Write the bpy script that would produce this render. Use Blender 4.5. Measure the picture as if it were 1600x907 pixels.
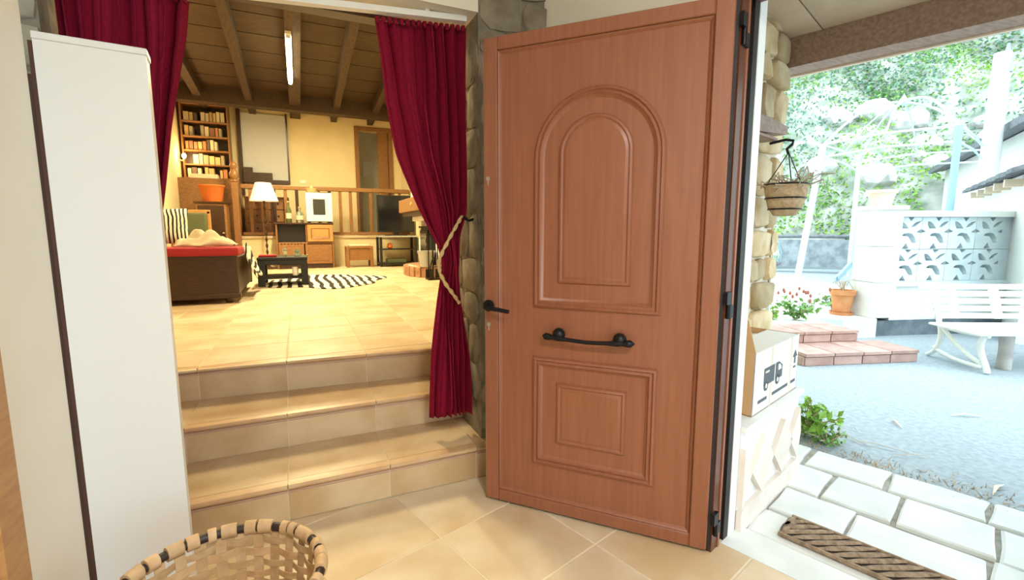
import bpy, bmesh, math, random
from mathutils import Vector, Matrix
random.seed(7)
R = math.radians
scene = bpy.context.scene
for o in list(bpy.data.objects): bpy.data.objects.remove(o)
COL = scene.collection

# ------------------------------------------------------------------ camera
F, HOR, VX, HC = 731.0, 361.0, 465.0, 1.25
PITCH = math.atan((453.5 - HOR) / F)
YAW = math.atan((800 - VX) / (F / math.cos(PITCH)))
cam = bpy.data.objects.new('camera', bpy.data.cameras.new('camera'))
COL.objects.link(cam); scene.camera = cam
cam.location = (0, 0, HC); cam.rotation_euler = (R(90) - PITCH, 0, -YAW)
cam.data.sensor_width = 36; cam.data.lens = F / 1600 * 36; cam.data.clip_start = .02

# ------------------------------------------------------------------ world, exposure
scene.view_settings.view_transform = 'Standard'
scene.view_settings.look = 'None'; scene.view_settings.gamma = 1
scene.view_settings.use_curve_mapping = False
scene.view_settings.exposure = 0.0
W = bpy.data.worlds.new('sky'); scene.world = W; W.use_nodes = True
nt = W.node_tree; nt.nodes.clear()
wo = nt.nodes.new('ShaderNodeOutputWorld'); bg = nt.nodes.new('ShaderNodeBackground')
bg.inputs[0].default_value = (.74, .92, 1.0, 1); bg.inputs[1].default_value = 4.0
nt.links.new(bg.outputs[0], wo.inputs[0])
def add_light(name, typ, loc, energy, color, rot=(0, 0, 0), **k):
    l = bpy.data.lights.new(name, typ); l.energy = energy; l.color = color
    for a, b in k.items(): setattr(l, a, b)
    o = bpy.data.objects.new(name, l); o.location = loc; o.rotation_euler = rot; COL.objects.link(o); return o
add_light('sun', 'SUN', (20, -10, 20), 1.1, (1, .98, .92), (R(38), 0, R(25)), angle=R(25))

# ------------------------------------------------------------------ pixel -> point helpers
fw = Vector((math.sin(YAW) * math.cos(PITCH), math.cos(YAW) * math.cos(PITCH), -math.sin(PITCH)))
rt = Vector((math.cos(YAW), -math.sin(YAW), 0)); up = rt.cross(fw); CAM = Vector((0, 0, HC))
def ray(x, y): return fw * F + rt * (x - 800) - up * (y - 453.5)
def gz(x, y, z=0.):
    d = ray(x, y); return CAM + d * ((z - HC) / d.z)
def gY(x, y, Y):
    d = ray(x, y); return CAM + d * (Y / d.y)
def pln(x, y, p, n):
    d = ray(x, y); return CAM + d * ((Vector(p) - CAM).dot(n) / d.dot(n))
fh = Vector((math.sin(YAW), math.cos(YAW), 0))
def cs(xc, d, z=0.):
    v = rt * xc + fh * d; return Vector((v.x, v.y, z))
A18 = R(18)
E1 = Vector((math.cos(A18), math.sin(A18), 0)); E2 = Vector((math.sin(A18), -math.cos(A18), 0))
def ee(a, b, z=0.): v = E1 * a + E2 * b; return Vector((v.x, v.y, z))

# ------------------------------------------------------------------ materials
MATS = {}
def mat(name, c, rough=.6, c2=None, scale=8., bump=0., metal=0., emit=None, es=0., obj_var=0., stretch=None, spec=.5, trans=0., mixpos=(.35, .65), detail=4.):
    if name in MATS: return MATS[name]
    m = bpy.data.materials.new(name); m.use_nodes = True; t = m.node_tree; n = t.nodes; L = t.links
    b = n['Principled BSDF']; b.inputs['Roughness'].default_value = rough; b.inputs['Metallic'].default_value = metal
    b.inputs['Specular IOR Level'].default_value = spec
    b.inputs['Base Color'].default_value = (*c, 1)
    if trans: b.inputs['Transmission Weight'].default_value = trans
    src = None
    if c2 or bump:
        tc = n.new('ShaderNodeTexCoord'); mp = n.new('ShaderNodeMapping'); no = n.new('ShaderNodeTexNoise')
        L.new(tc.outputs['Object'], mp.inputs[0]); L.new(mp.outputs[0], no.inputs['Vector'])
        if stretch: mp.inputs['Scale'].default_value = stretch
        no.inputs['Scale'].default_value = scale; no.inputs['Detail'].default_value = detail
        if obj_var:
            oi = n.new('ShaderNodeObjectInfo'); cv = n.new('ShaderNodeVectorMath'); cv.operation = 'SCALE'
            cx = n.new('ShaderNodeCombineXYZ')
            for i in range(3): L.new(oi.outputs['Random'], cx.inputs[i])
            L.new(cx.outputs[0], cv.inputs[0]); cv.inputs['Scale'].default_value = 37.; L.new(cv.outputs[0], mp.inputs['Location'])
        if c2:
            r = n.new('ShaderNodeValToRGB'); r.color_ramp.elements[0].position = mixpos[0]; r.color_ramp.elements[1].position = mixpos[1]
            r.color_ramp.elements[0].color = (*c, 1); r.color_ramp.elements[1].color = (*c2, 1)
            L.new(no.outputs['Fac'], r.inputs[0]); src = r.outputs[0]
        if bump:
            bp = n.new('ShaderNodeBump'); bp.inputs['Strength'].default_value = bump; bp.inputs['Distance'].default_value = .02
            L.new(no.outputs['Fac'], bp.inputs['Height']); L.new(bp.outputs[0], b.inputs['Normal'])
    if obj_var:
        oi2 = n.new('ShaderNodeObjectInfo'); mr = n.new('ShaderNodeMapRange')
        mr.inputs['To Min'].default_value = 1 - obj_var; mr.inputs['To Max'].default_value = 1 + obj_var
        L.new(oi2.outputs['Random'], mr.inputs['Value'])
        hs = n.new('ShaderNodeHueSaturation'); L.new(mr.outputs[0], hs.inputs['Value'])
        if src: L.new(src, hs.inputs['Color'])
        else: hs.inputs['Color'].default_value = (*c, 1)
        src = hs.outputs[0]
    if src: L.new(src, b.inputs['Base Color'])
    if emit:
        b.inputs['Emission Color'].default_value = (*emit, 1); b.inputs['Emission Strength'].default_value = es
    MATS[name] = m; return m
def zebra(name, scale, dist=4.):
    m = bpy.data.materials.new(name); m.use_nodes = True; t = m.node_tree; n = t.nodes; L = t.links
    b = n['Principled BSDF']; b.inputs['Roughness'].default_value = .9
    tc = n.new('ShaderNodeTexCoord'); w = n.new('ShaderNodeTexWave'); r = n.new('ShaderNodeValToRGB')
    w.inputs['Scale'].default_value = scale; w.inputs['Distortion'].default_value = dist; w.inputs['Detail'].default_value = 2; w.inputs['Detail Scale'].default_value = .6
    r.color_ramp.interpolation = 'CONSTANT'; r.color_ramp.elements[0].color = (.015, .012, .01, 1)
    r.color_ramp.elements[1].position = .42; r.color_ramp.elements[1].color = (.85, .8, .68, 1)
    L.new(tc.outputs['Object'], w.inputs['Vector']); L.new(w.outputs['Fac'], r.inputs[0]); L.new(r.outputs[0], b.inputs['Base Color'])
    MATS[name] = m; return m
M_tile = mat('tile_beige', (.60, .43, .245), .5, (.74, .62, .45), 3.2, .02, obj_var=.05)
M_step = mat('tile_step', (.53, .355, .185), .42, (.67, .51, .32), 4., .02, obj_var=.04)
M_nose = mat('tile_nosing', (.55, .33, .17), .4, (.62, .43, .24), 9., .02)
M_grout = mat('grout', (.74, .64, .48), .9)
M_cream = mat('plaster_cream', (.86, .83, .73), .85, (.83, .79, .68), 3., .03)
M_yellow = mat('plaster_warm', (.82, .70, .44), .85, (.78, .66, .40), 3., .03)
M_white = mat('plaster_white', (.82, .82, .80), .8, (.75, .75, .73), 5., .05)
M_daylit = mat('stairwell_daylight', (.55, .57, .60), .7)  # bluish daylight of the stairwell put into the colour
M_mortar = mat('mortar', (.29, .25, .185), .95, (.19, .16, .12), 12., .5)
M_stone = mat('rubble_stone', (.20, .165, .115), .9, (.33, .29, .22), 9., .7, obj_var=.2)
M_stone_out = mat('ochre_stone', (.48, .33, .16), .85, (.62, .48, .30), 8., .5, obj_var=.25)
M_mortar_out = mat('pale_mortar', (.78, .72, .60), .95, (.66, .58, .45), 9., .3)
M_door = mat('door_wood', (.262, .094, .046), .38, (.30, .113, .058), 5., .008, stretch=(14, 14, .7), detail=6.)
M_frame = mat('door_frame_wood', (.10, .028, .012), .3, (.15, .045, .02), 5., .01, stretch=(14, 14, .7))
M_dark = mat('dark_wood', (.035, .016, .008), .35, (.06, .028, .013), 6., .02, stretch=(2, 2, 14))
M_mid = mat('mid_wood', (.22, .10, .035), .4, (.30, .15, .055), 6., .02, stretch=(3, 3, 12))
M_pine = mat('honey_wood', (.42, .21, .07), .4, (.5, .27, .10), 6., .02, stretch=(2, 2, 12))
M_beam = mat('beam_wood', (.042, .024, .011), .6, (.075, .042, .02), 7., .06, stretch=(6, 1, 6))
M_plank = mat('ceiling_plank', (.048, .027, .011), .6, (.078, .043, .017), 5., .03, stretch=(1, 6, 6), obj_var=.08)
M_porch = mat('porch_timber', (.25, .15, .11), .6, (.36, .23, .17), 6., .05, stretch=(2, 9, 9))
M_soffit = mat('porch_board', (.50, .36, .24), .6, (.62, .47, .33), 4., .02, obj_var=.08)
M_red = mat('red_velvet', (.21, .003, .024), .8, (.25, .005, .030), 60., .03, spec=.2)
M_gold = mat('gold_cord', (.55, .36, .14), .6, (.66, .48, .22), 60., .2)
M_lam = mat('white_laminate', (.74, .76, .76), .45)
M_hard = mat('brown_hardboard', (.11, .05, .03), .7)
M_iron = mat('black_iron', (.014, .015, .018), .38, metal=.6)
M_black = mat('black_matt', (.010, .010, .011), .5)
M_gasket = mat('rubber_gasket', (.012, .010, .012), .6)
M_steel = mat('brushed_steel', (.6, .6, .58), .3, metal=1.)
M_wicker = mat('wicker_light', (.50, .32, .16), .6, (.62, .43, .24), 25., .1, obj_var=.12)
M_wickd = mat('wicker_dark', (.035, .022, .018), .5, obj_var=.2)
M_pvc = mat('white_trim', (.88, .89, .88), .5)
M_cream2 = mat('cream_cloth', (.75, .68, .52), .9, (.66, .58, .42), 20., .2)
M_shade = mat('lampshade_fabric', (.85, .80, .66), .9, emit=(1, .86, .55), es=.55)
M_glassd = mat('dark_glass', (.05, .055, .05), .08)
M_glass = mat('clear_glass', (.75, .85, .75), .05, trans=.85)
M_bottle = mat('green_glass', (.16, .20, .08), .1, trans=.4)
M_tv = mat('tv_screen', (.006, .008, .014), .15)
M_fridge = mat('fridge_white', (.72, .78, .80), .4)
M_brick = mat('hearth_brick', (.36, .17, .09), .8, (.48, .27, .16), 12., .2, obj_var=.15)
M_steel2 = mat('galvanised', (.50, .55, .60), .35, metal=.4)
M_orange = mat('orange_pot', (.62, .16, .03), .7)
M_green = mat('olive_cloth', (.10, .12, .06), .9)
M_blue = mat('blue_cloth', (.02, .10, .22), .8)
M_zrug = zebra('zebra_rug', 2.6, 5.); M_zcush = zebra('zebra_cushion', 9., 3.)
M_redmat = mat('red_bedding', (.36, .02, .03), .85)
M_tube = mat('fluorescent_tube', (1, 1, .9), .5, emit=(1, .90, .55), es=22.)
M_bulb = mat('lit_bulb', (1, .8, .5), .5, emit=(1, .62, .22), es=18.)
# outdoors
M_asph = mat('asphalt', (.29, .34, .37), .9, (.38, .43, .46), 30., .3, detail=8.)
M_flag = mat('flagstone', (.66, .68, .66), .8, (.76, .77, .74), 7., .2, obj_var=.06)
M_soil = mat('joint_soil', (.30, .27, .22), .95, (.45, .43, .38), 20., .3)
M_terr = mat('terrace_concrete', (.72, .73, .71), .8, (.78, .79, .77), 3., .05)
M_rtile = mat('red_step_tile', (.42, .25, .21), .7, (.52, .34, .29), 9., .1, obj_var=.12)
M_block = mat('white_block', (.80, .81, .79), .8, (.72, .74, .72), 8., .15, obj_var=.03)
M_breeze = mat('breeze_block', (.62, .72, .75), .8, (.70, .78, .80), 10., .1, obj_var=.04)
M_conc = mat('old_concrete', (.38, .42, .44), .9, (.22, .25, .27), 5., .3)
M_foot = mat('dark_footing', (.10, .13, .15), .9, (.18, .21, .23), 7., .3)
M_plastic = mat('bench_plastic', (.80, .82, .78), .4)
M_post = mat('painted_tube', (.62, .80, .86), .45)
M_postb = mat('blue_tube', (.32, .52, .66), .45)
M_terra = mat('terracotta', (.58, .22, .08), .8, (.66, .30, .13), 10.)
M_paleterra = mat('pale_terracotta', (.75, .62, .50), .8)
M_ledge = mat('ledge_stone_tile', (.74, .64, .57), .7, (.80, .73, .67), 9., .1, obj_var=.06)
M_card = mat('cardboard_brown', (.55, .33, .15), .8)
M_cardw = mat('cardboard_white', (.80, .77, .72), .7)
M_print = mat('box_print', (.10, .11, .13), .7)
M_leafA = mat('ivy_leaf', (.10, .24, .05), .5, (.20, .38, .08), 3.)
M_leafB = mat('bush_leaf', (.09, .22, .14), .5, (.18, .32, .22), 3.)
M_leafC = mat('bright_leaf', (.20, .42, .05), .5, (.30, .52, .08), 5.)
M_rock = mat('pale_rock', (.62, .60, .58), .9, (.45, .44, .46), 4., .4)
M_hill = mat('hill_soil', (.22, .26, .20), .95, (.50, .50, .46), 1.6, .5)
M_twig = mat('dry_twig', (.48, .38, .27), .8)
M_roof = mat('slate_roof', (.12, .13, .15), .7, (.2, .21, .23), 14., .2)
M_bldg = mat('white_render', (.82, .82, .78), .85, (.76, .75, .70), 2., .05)
M_mat = mat('coir_mat', (.20, .13, .08), .95, (.36, .26, .17), 40., .5)
M_matd = mat('coir_dark', (.06, .045, .04), .95)
M_coir = mat('coir_liner', (.42, .28, .15), .95, (.55, .40, .25), 40., .5)
M_log = mat('weathered_log', (.38, .36, .34), .8, (.50, .47, .43), 10., .2)
M_flower = mat('dry_flower', (.40, .14, .10), .8)

# ------------------------------------------------------------------ mesh helpers
class MB:
    def __init__(s): s.v = []; s.f = []
    def add(s, vs, fs):
        k = len(s.v); s.v += [tuple(v) for v in vs]; s.f += [tuple(i + k for i in f) for f in fs]; return s
    def box(s, c, d, rz=0., bev=0.):
        bm = bmesh.new(); bmesh.ops.create_cube(bm, size=1.)
        for v in bm.verts: v.co = Vector((v.co.x * d[0], v.co.y * d[1], v.co.z * d[2]))
        if bev: bmesh.ops.bevel(bm, geom=list(bm.edges), offset=min(bev, min(d) * .45), segments=1 if bev < .008 else 2, affect='EDGES', profile=.6)
        bm.verts.index_update(); m = Matrix.Rotation(rz, 3, 'Z'); C = Vector(c)
        s.add([C + m @ v.co for v in bm.verts], [[v.index for v in f.verts] for f in bm.faces]); bm.free(); return s
    def b2(s, lo, hi, bev=0.): return s.box([(a + b) / 2 for a, b in zip(lo, hi)], [abs(b - a) for a, b in zip(lo, hi)], 0, bev)
    def prism(s, poly, fn):
        """poly 2-D points, fn(a,b,k) -> 3-D with k 0/1"""
        n = len(poly)
        s.add([fn(a, b, 0) for a, b in poly] + [fn(a, b, 1) for a, b in poly],
              [tuple(range(n))[::-1], tuple(range(n, 2 * n))] + [(i, (i + 1) % n, n + (i + 1) % n, n + i) for i in range(n)]); return s
    def zprism(s, poly, z0, z1): return s.prism(poly, lambda a, b, k: (a, b, z1 if k else z0))
    def tube(s, pts, r, n=8, closed=False, caps=True, sy=1.):
        pts = [Vector(p) for p in pts]; N = len(pts); vs = []; ref = None
        for i, p in enumerate(pts):
            a = pts[(i - 1) % N] if (closed or i > 0) else p; b = pts[(i + 1) % N] if (closed or i < N - 1) else p
            t = (b - a).normalized()
            if ref is None: ref = t.orthogonal().normalized() if abs(t.z) > .95 else t.cross(Vector((0, 0, 1))).normalized()
            ref = (ref - t * ref.dot(t)).normalized(); bi = t.cross(ref)
            rr = r[i] if isinstance(r, (list, tuple)) else r
            for k in range(n):
                q = 2 * math.pi * k / n; vs.append(p + ref * (math.cos(q) * rr) + bi * (math.sin(q) * rr * sy))
        fs = [(i * n + k, i * n + (k + 1) % n, ((i + 1) % N) * n + (k + 1) % n, ((i + 1) % N) * n + k) for i in range(N if closed else N - 1) for k in range(n)]
        if caps and not closed: fs += [tuple(range(n))[::-1], tuple(range((N - 1) * n, N * n))]
        return s.add(vs, fs)
    def lathe(s, prof, n=20, c=(0, 0, 0)):
        c = Vector(c); vs = []; N = len(prof)
        for r, z in prof:
            for k in range(n):
                q = 2 * math.pi * k / n; vs.append(c + Vector((r * math.cos(q), r * math.sin(q), z)))
        fs = [(i * n + k, i * n + (k + 1) % n, (i + 1) * n + (k + 1) % n, (i + 1) * n + k) for i in range(N - 1) for k in range(n)]
        fs += [tuple(range(n))[::-1], tuple(range((N - 1) * n, N * n))]
        return s.add(vs, fs)
    def sweep(s, path, prof, fn, closed=True):
        """2-D path with 2-D profile (inward offset, height); fn(a,b,h) -> 3-D"""
        N = len(path); vs = []; P = [Vector(p) for p in path]; n = len(prof)
        for i in range(N):
            a = (P[i] - P[(i - 1) % N]).normalized(); b = (P[(i + 1) % N] - P[i]).normalized()
            na = Vector((-a.y, a.x)); nb = Vector((-b.y, b.x)); m = (na + nb); m = m / max(.3, m.dot(na)) if m.length > 1e-6 else na
            for o, h in prof: q = P[i] + m * o; vs.append(fn(q.x, q.y, h))
        fs = [(i * n + k, ((i + 1) % N) * n + k, ((i + 1) % N) * n + k + 1, i * n + k + 1) for i in range(N) for k in range(n - 1)]
        return s.add(vs, fs)
    def build(s, name, m, parent=None, smooth=None, world=True):
        me = bpy.data.meshes.new(name); vs = s.v
        if parent is not None and world:
            im = wm(parent).inverted(); vs = [im @ Vector(v) for v in vs]
        me.from_pydata(vs, [], s.f); me.materials.append(m); fix(me, smooth)
        return link(name, me, parent)
def fix(me, smooth=None):
    bm = bmesh.new(); bm.from_mesh(me); bmesh.ops.recalc_face_normals(bm, faces=bm.faces); bm.to_mesh(me); bm.free()
    if smooth:
        for p in me.polygons: p.use_smooth = True
        me.set_sharp_from_angle(angle=R(smooth))
def link(name, me, parent=None):
    o = bpy.data.objects.new(name, me); COL.objects.link(o)
    if parent is not None: o.parent = parent
    return o
def wm(o):
    m = Matrix.LocRotScale(o.location, o.rotation_euler, o.scale)
    return wm(o.parent) @ m if o.parent else m
def tag(o, label=None, cat=None, group=None, kind=None):
    if label: o['label'] = label
    if cat: o['category'] = cat
    if group: o['group'] = group
    if kind: o['kind'] = kind
    return o
def thing(name, label, cat, loc=(0, 0, 0), rz=0., group=None, kind=None):
    o = bpy.data.objects.new(name, None); COL.objects.link(o); o.location = loc; o.rotation_euler = (0, 0, rz); o.empty_display_size = .1
    return tag(o, label, cat, group, kind)
def clip(poly, a, b):
    """keep the left side of line a->b"""
    out = []; d = (b[0] - a[0], b[1] - a[1])
    sd = lambda p: d[0] * (p[1] - a[1]) - d[1] * (p[0] - a[0])
    for i in range(len(poly)):
        p, q = poly[i], poly[(i + 1) % len(poly)]; sp, sq = sd(p), sd(q)
        if sp >= 0: out.append(p)
        if (sp >= 0) != (sq >= 0): t = sp / (sp - sq); out.append((p[0] + (q[0] - p[0]) * t, p[1] + (q[1] - p[1]) * t))
    return out
def area(p): return abs(sum(p[i][0] * p[(i + 1) % len(p)][1] - p[(i + 1) % len(p)][0] * p[i][1] for i in range(len(p)))) / 2
def clip_poly(p, poly):
    for i in range(len(poly)):
        if len(p) < 3: return []
        p = clip(p, poly[i], poly[(i + 1) % len(poly)])
    return p
def tiles(poly, org, ang, size, z0, z1, m, parent, gap=.004, name='floor_tile', minarea=.0015):
    """square tiles laid over a convex ccw polygon, each an object"""
    c, s_ = math.cos(ang), math.sin(ang); n = 0
    loc = [((p[0] - org[0]) * c + (p[1] - org[1]) * s_, -(p[0] - org[0]) * s_ + (p[1] - org[1]) * c) for p in poly]
    i0, i1 = math.floor(min(p[0] for p in loc) / size), math.ceil(max(p[0] for p in loc) / size)
    j0, j1 = math.floor(min(p[1] for p in loc) / size), math.ceil(max(p[1] for p in loc) / size)
    share = None
    for i in range(i0, i1):
        for j in range(j0, j1):
            g = gap / 2
            q = [(i * size + g, j * size + g), ((i + 1) * size - g, j * size + g), ((i + 1) * size - g, (j + 1) * size - g), (i * size + g, (j + 1) * size - g)]
            ctr = ((i + .5) * size, (j + .5) * size)
            w = [(org[0] + a * c - b * s_, org[1] + a * s_ + b * c) for a, b in q]
            k = clip_poly(w, poly)
            if len(k) < 3 or area(k) < minarea: continue
            wc = (org[0] + ctr[0] * c - ctr[1] * s_, org[1] + ctr[0] * s_ + ctr[1] * c)
            full = area(k) > area(w) * .999
            if full and share: me = share
            else:
                pts = w if full else k; cc = [(a - wc[0], b - wc[1]) for a, b in pts]
                mb = MB(); N = len(cc); sh = .0025; r = .985
                mb.add([(a, b, z0 - z1) for a, b in cc] + [(a, b, -sh) for a, b in cc] + [(a * r, b * r, 0) for a, b in cc],
                       [tuple(range(2 * N, 3 * N))] + [(t, (t + 1) % N, N + (t + 1) % N, N + t) for t in range(N)] + [(N + t, N + (t + 1) % N, 2 * N + (t + 1) % N, 2 * N + t) for t in range(N)])
                me = bpy.data.meshes.new(name); me.from_pydata(mb.v, [], mb.f); me.materials.append(m); fix(me)
                if full: share = me
            o = link(name, me, parent); o.location = wm(parent).inverted() @ Vector((wc[0], wc[1], z1)); n += 1
    return n
def stones(parent, m, fn, a0, a1, b0, b1, hmin=.12, hmax=.24, wmin=.14, wmax=.36, depth=.05, seed=1, name='stone', gap=.012):
    """rubble courses on a rectangle; fn(a,b,d) -> world"""
    rnd = random.Random(seed); b = b0
    while b < b1 - .02:
        h = min(rnd.uniform(hmin, hmax), b1 - b)
        if b1 - b - h < hmin * .6: h = b1 - b
        a = a0
        while a < a1 - .01:
            w = min(rnd.uniform(wmin, wmax), a1 - a)
            if a1 - a - w < wmin * .6: w = a1 - a
            cx, cy = a + w / 2, b + h / 2; n = 9; ring = []; top = []
            d = depth * rnd.uniform(.5, 1.1)
            for k in range(n):
                q = 2 * math.pi * k / n; ca, sa = math.cos(q), math.sin(q)
                e = (abs(ca) ** 8 + abs(sa) ** 8) ** (-1 / 8) * rnd.uniform(.92, 1.06)
                x, y = (w / 2 - gap / 2) * ca * e, (h / 2 - gap / 2) * sa * e
                x = max(-w / 2 + gap / 3, min(w / 2 - gap / 3, x)); y = max(-h / 2 + gap / 3, min(h / 2 - gap / 3, y))
                ring.append((cx + x, cy + y)); top.append((cx + x * .86, cy + y * .86, d * rnd.uniform(.8, 1.1)))
            mb = MB(); mb.add([fn(x, y, -.01) for x, y in ring] + [fn(x, y, d * .55) for x, y in ring] + [fn(*t) for t in top],
                              [(k, (k + 1) % n, n + (k + 1) % n, n + k) for k in range(n)] + [(n + k, n + (k + 1) % n, 2 * n + (k + 1) % n, 2 * n + k) for k in range(n)] + [tuple(range(2 * n, 3 * n))])
            mb.build(name, m, parent, smooth=50); a += w
        b += h
def rect(s0, s1, t0, t1): return [(s0, t0), (s1, t0), (s1, t1), (s0, t1)]
def curve_holes(name, outer, holes, thick, m):
    """flat plate with holes as a mesh, thickness centred on z"""
    cu = bpy.data.curves.new(name, 'CURVE'); cu.dimensions = '2D'; cu.fill_mode = 'BOTH'; cu.extrude = thick / 2
    for pts in [outer] + holes:
        sp = cu.splines.new('POLY'); sp.points.add(len(pts) - 1); sp.use_cyclic_u = True
        for p, q in zip(sp.points, pts): p.co = (q[0], q[1], 0, 1)
    ob = bpy.data.objects.new(name, cu); COL.objects.link(ob)
    me = bpy.data.meshes.new_from_object(ob.evaluated_get(bpy.context.evaluated_depsgraph_get()))
    bpy.data.objects.remove(ob); bpy.data.curves.remove(cu); me.materials.clear(); me.materials.append(m); me.name = name; return me

# ================================================================== STRUCTURE : hall
HZ = 2.7                                    # hall ceiling
Z3, Z2, Z1 = .168, .343, .52                # step heights, living floor
WI, WO = 1.80, 1.91                         # outer wall inner / outer face (E1 distance)
DW0, DW1 = -.72, .26                        # doorway along E2
def exY(a, Y):                              # point on line E1=a at given Y
    return ((a - E1.y * Y) / E1.x, Y)
def struct(o): o['kind'] = 'structure'; return o
fl = thing('floor', 'beige tiled entrance hall floor laid diagonally', None, (0, 0, 0), kind='structure')
hall = [(-.64, -2.6), exY(WI, -2.6), exY(WI, 2.12), (-.95, 2.12), (-.95, 1.70), (-.64, 1.70)]
MB().zprism([(-.95, -2.6), exY(WO, -2.6), exY(WO, 2.2), (-.95, 2.2)], -.12, -.002).build('floor_bed', M_grout, fl)
tiles([(-.64, -2.6), exY(WI, -2.6), exY(WI, 2.115), (-.64, 2.115)], (.47, 1.74), R(16.5), .445, -.01, 0, M_tile, fl)
tiles([(-.95, 1.70), (-.64, 1.70), (-.64, 2.115), (-.95, 2.115)], (.47, 1.74), R(16.5), .445, -.01, 0, M_tile, fl)
# threshold sill in the doorway
sl = [ee(WI, DW0), ee(WO + .06, DW0), ee(WO + .06, DW1), ee(WI, DW1)]
MB().zprism([(p.x, p.y) for p in sl][::-1], -.08, .0).build('threshold', M_flag, fl)

wl = struct(MB().b2((-.80, -2.6, -.1), (-.64, 1.742, HZ)).b2((-1.05, 1.70, -.1), (-.95, 2.2, HZ)).build('wall_left', M_cream))
tag(wl, 'cream plaster hall wall beside the white cabinet')
wb = struct(MB().b2((-.8, -2.75, -.1), (-.35, -2.6, HZ)).b2((2.15, -2.75, -.1), (2.9, -2.6, HZ)).b2((-.35, -2.75, -.1), (2.15, -2.6, .15)).b2((-.35, -2.75, 2.05), (2.15, -2.6, HZ)).build('wall_back', M_cream)); tag(wb, 'cream plaster wall behind the viewer')
c0 = struct(MB().zprism([(-1.05, -2.75), exY(WO, -2.75), exY(WO, 2.5), (-1.05, 2.5)], HZ, HZ + .12).build('ceiling', M_cream)); tag(c0, 'cream hall ceiling')
def epr(mb, a0, a1, b0, b1, z0, z1):
    return mb.zprism([(p.x, p.y) for p in (ee(a0, b0), ee(a1, b0), ee(a1, b1), ee(a0, b1))], z0, z1)
mb = MB(); epr(mb, WI, WO, -2.6, DW0 - .07, -.1, HZ); epr(mb, WI, WO, DW0 - .07, DW1 + .07, 2.12, HZ); epr(mb, WI, WO, DW1 + .07, 3.6, -.1, HZ)
wr = struct(mb.build('wall_right', M_cream)); tag(wr, 'cream outer wall holding the front doorway')
# window added behind the viewer to throw daylight on the front door
wn1 = thing('fill_window_1', 'added unseen window letting in daylight behind the viewer', None, (.9, -2.68, .15), kind='structure')
for lo, hi in (((-.35, -2.71, .15), (2.15, -2.65, .21)), ((-.35, -2.71, 1.99), (2.15, -2.65, 2.05)), ((-.35, -2.71, .21), (-.29, -2.65, 1.99)), ((2.09, -2.71, .21), (2.15, -2.65, 1.99)), ((.87, -2.71, .21), (.93, -2.65, 1.99))):
    MB().b2(lo, hi, .005).build('fill_window_frame', M_frame, wn1)
# casing of a door in the left wall
cas = MB(); cas.b2((-.65, 1.30, 0), (-.615, 1.40, 2.12), .006).b2((-.65, .38, 2.04), (-.615, 1.40, 2.12), .006).b2((-.65, .30, 0), (-.615, .38, 2.12), .006)
t1 = struct(cas.build('trim_1', M_pine)); tag(t1, 'honey wood door casing on the hall side wall')
dl = MB().b2((-.652, .38, .01), (-.632, 1.30, 2.04)).build('door_2', M_pine); struct(dl); tag(dl, 'honey wood side door in the cream hall wall')

# ------------------------------------------------------------------ wall with the curtained opening
wa = thing('wall_arch', 'rubble stone wall around the curtained opening', None, (0, 2.2, 0), kind='structure')
OL, OR_ = -.76, .825
MB().b2((OR_, 2.2, -.1), (1.30, 2.8, HZ + .3)).b2((1.25, 2.5, -.1), (2.45, 2.8, 4.9)).build('pier', M_mortar, wa)
MB().b2((-2.15, 2.5, -.1), (OL - .08, 2.8, 4.9)).b2((-.95, 2.2, -.1), (OL, 2.8, HZ + .3)).build('pier', M_mortar, wa)
MB().b2((OL, 2.2, 2.27), (OR_, 2.42, HZ + .3)).b2((-.95, 2.5, HZ + .25), (1.3, 2.8, 4.9)).build('lintel_plaster', M_cream, wa)
MB().b2((OL, 2.42, 2.25), (OR_, 2.50, HZ + .3)).build('lintel_beam', M_dark, wa)
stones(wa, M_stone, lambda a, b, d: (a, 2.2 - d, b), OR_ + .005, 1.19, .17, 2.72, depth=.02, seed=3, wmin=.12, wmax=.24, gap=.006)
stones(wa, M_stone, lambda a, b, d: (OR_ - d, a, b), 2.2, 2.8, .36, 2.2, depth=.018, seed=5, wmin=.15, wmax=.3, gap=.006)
stones(wa, M_stone, lambda a, b, d: (a, 2.2 - d, b), -.94, OL, .17, 2.72, depth=.02, seed=8, wmin=.1, wmax=.19, gap=.006)

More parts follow.
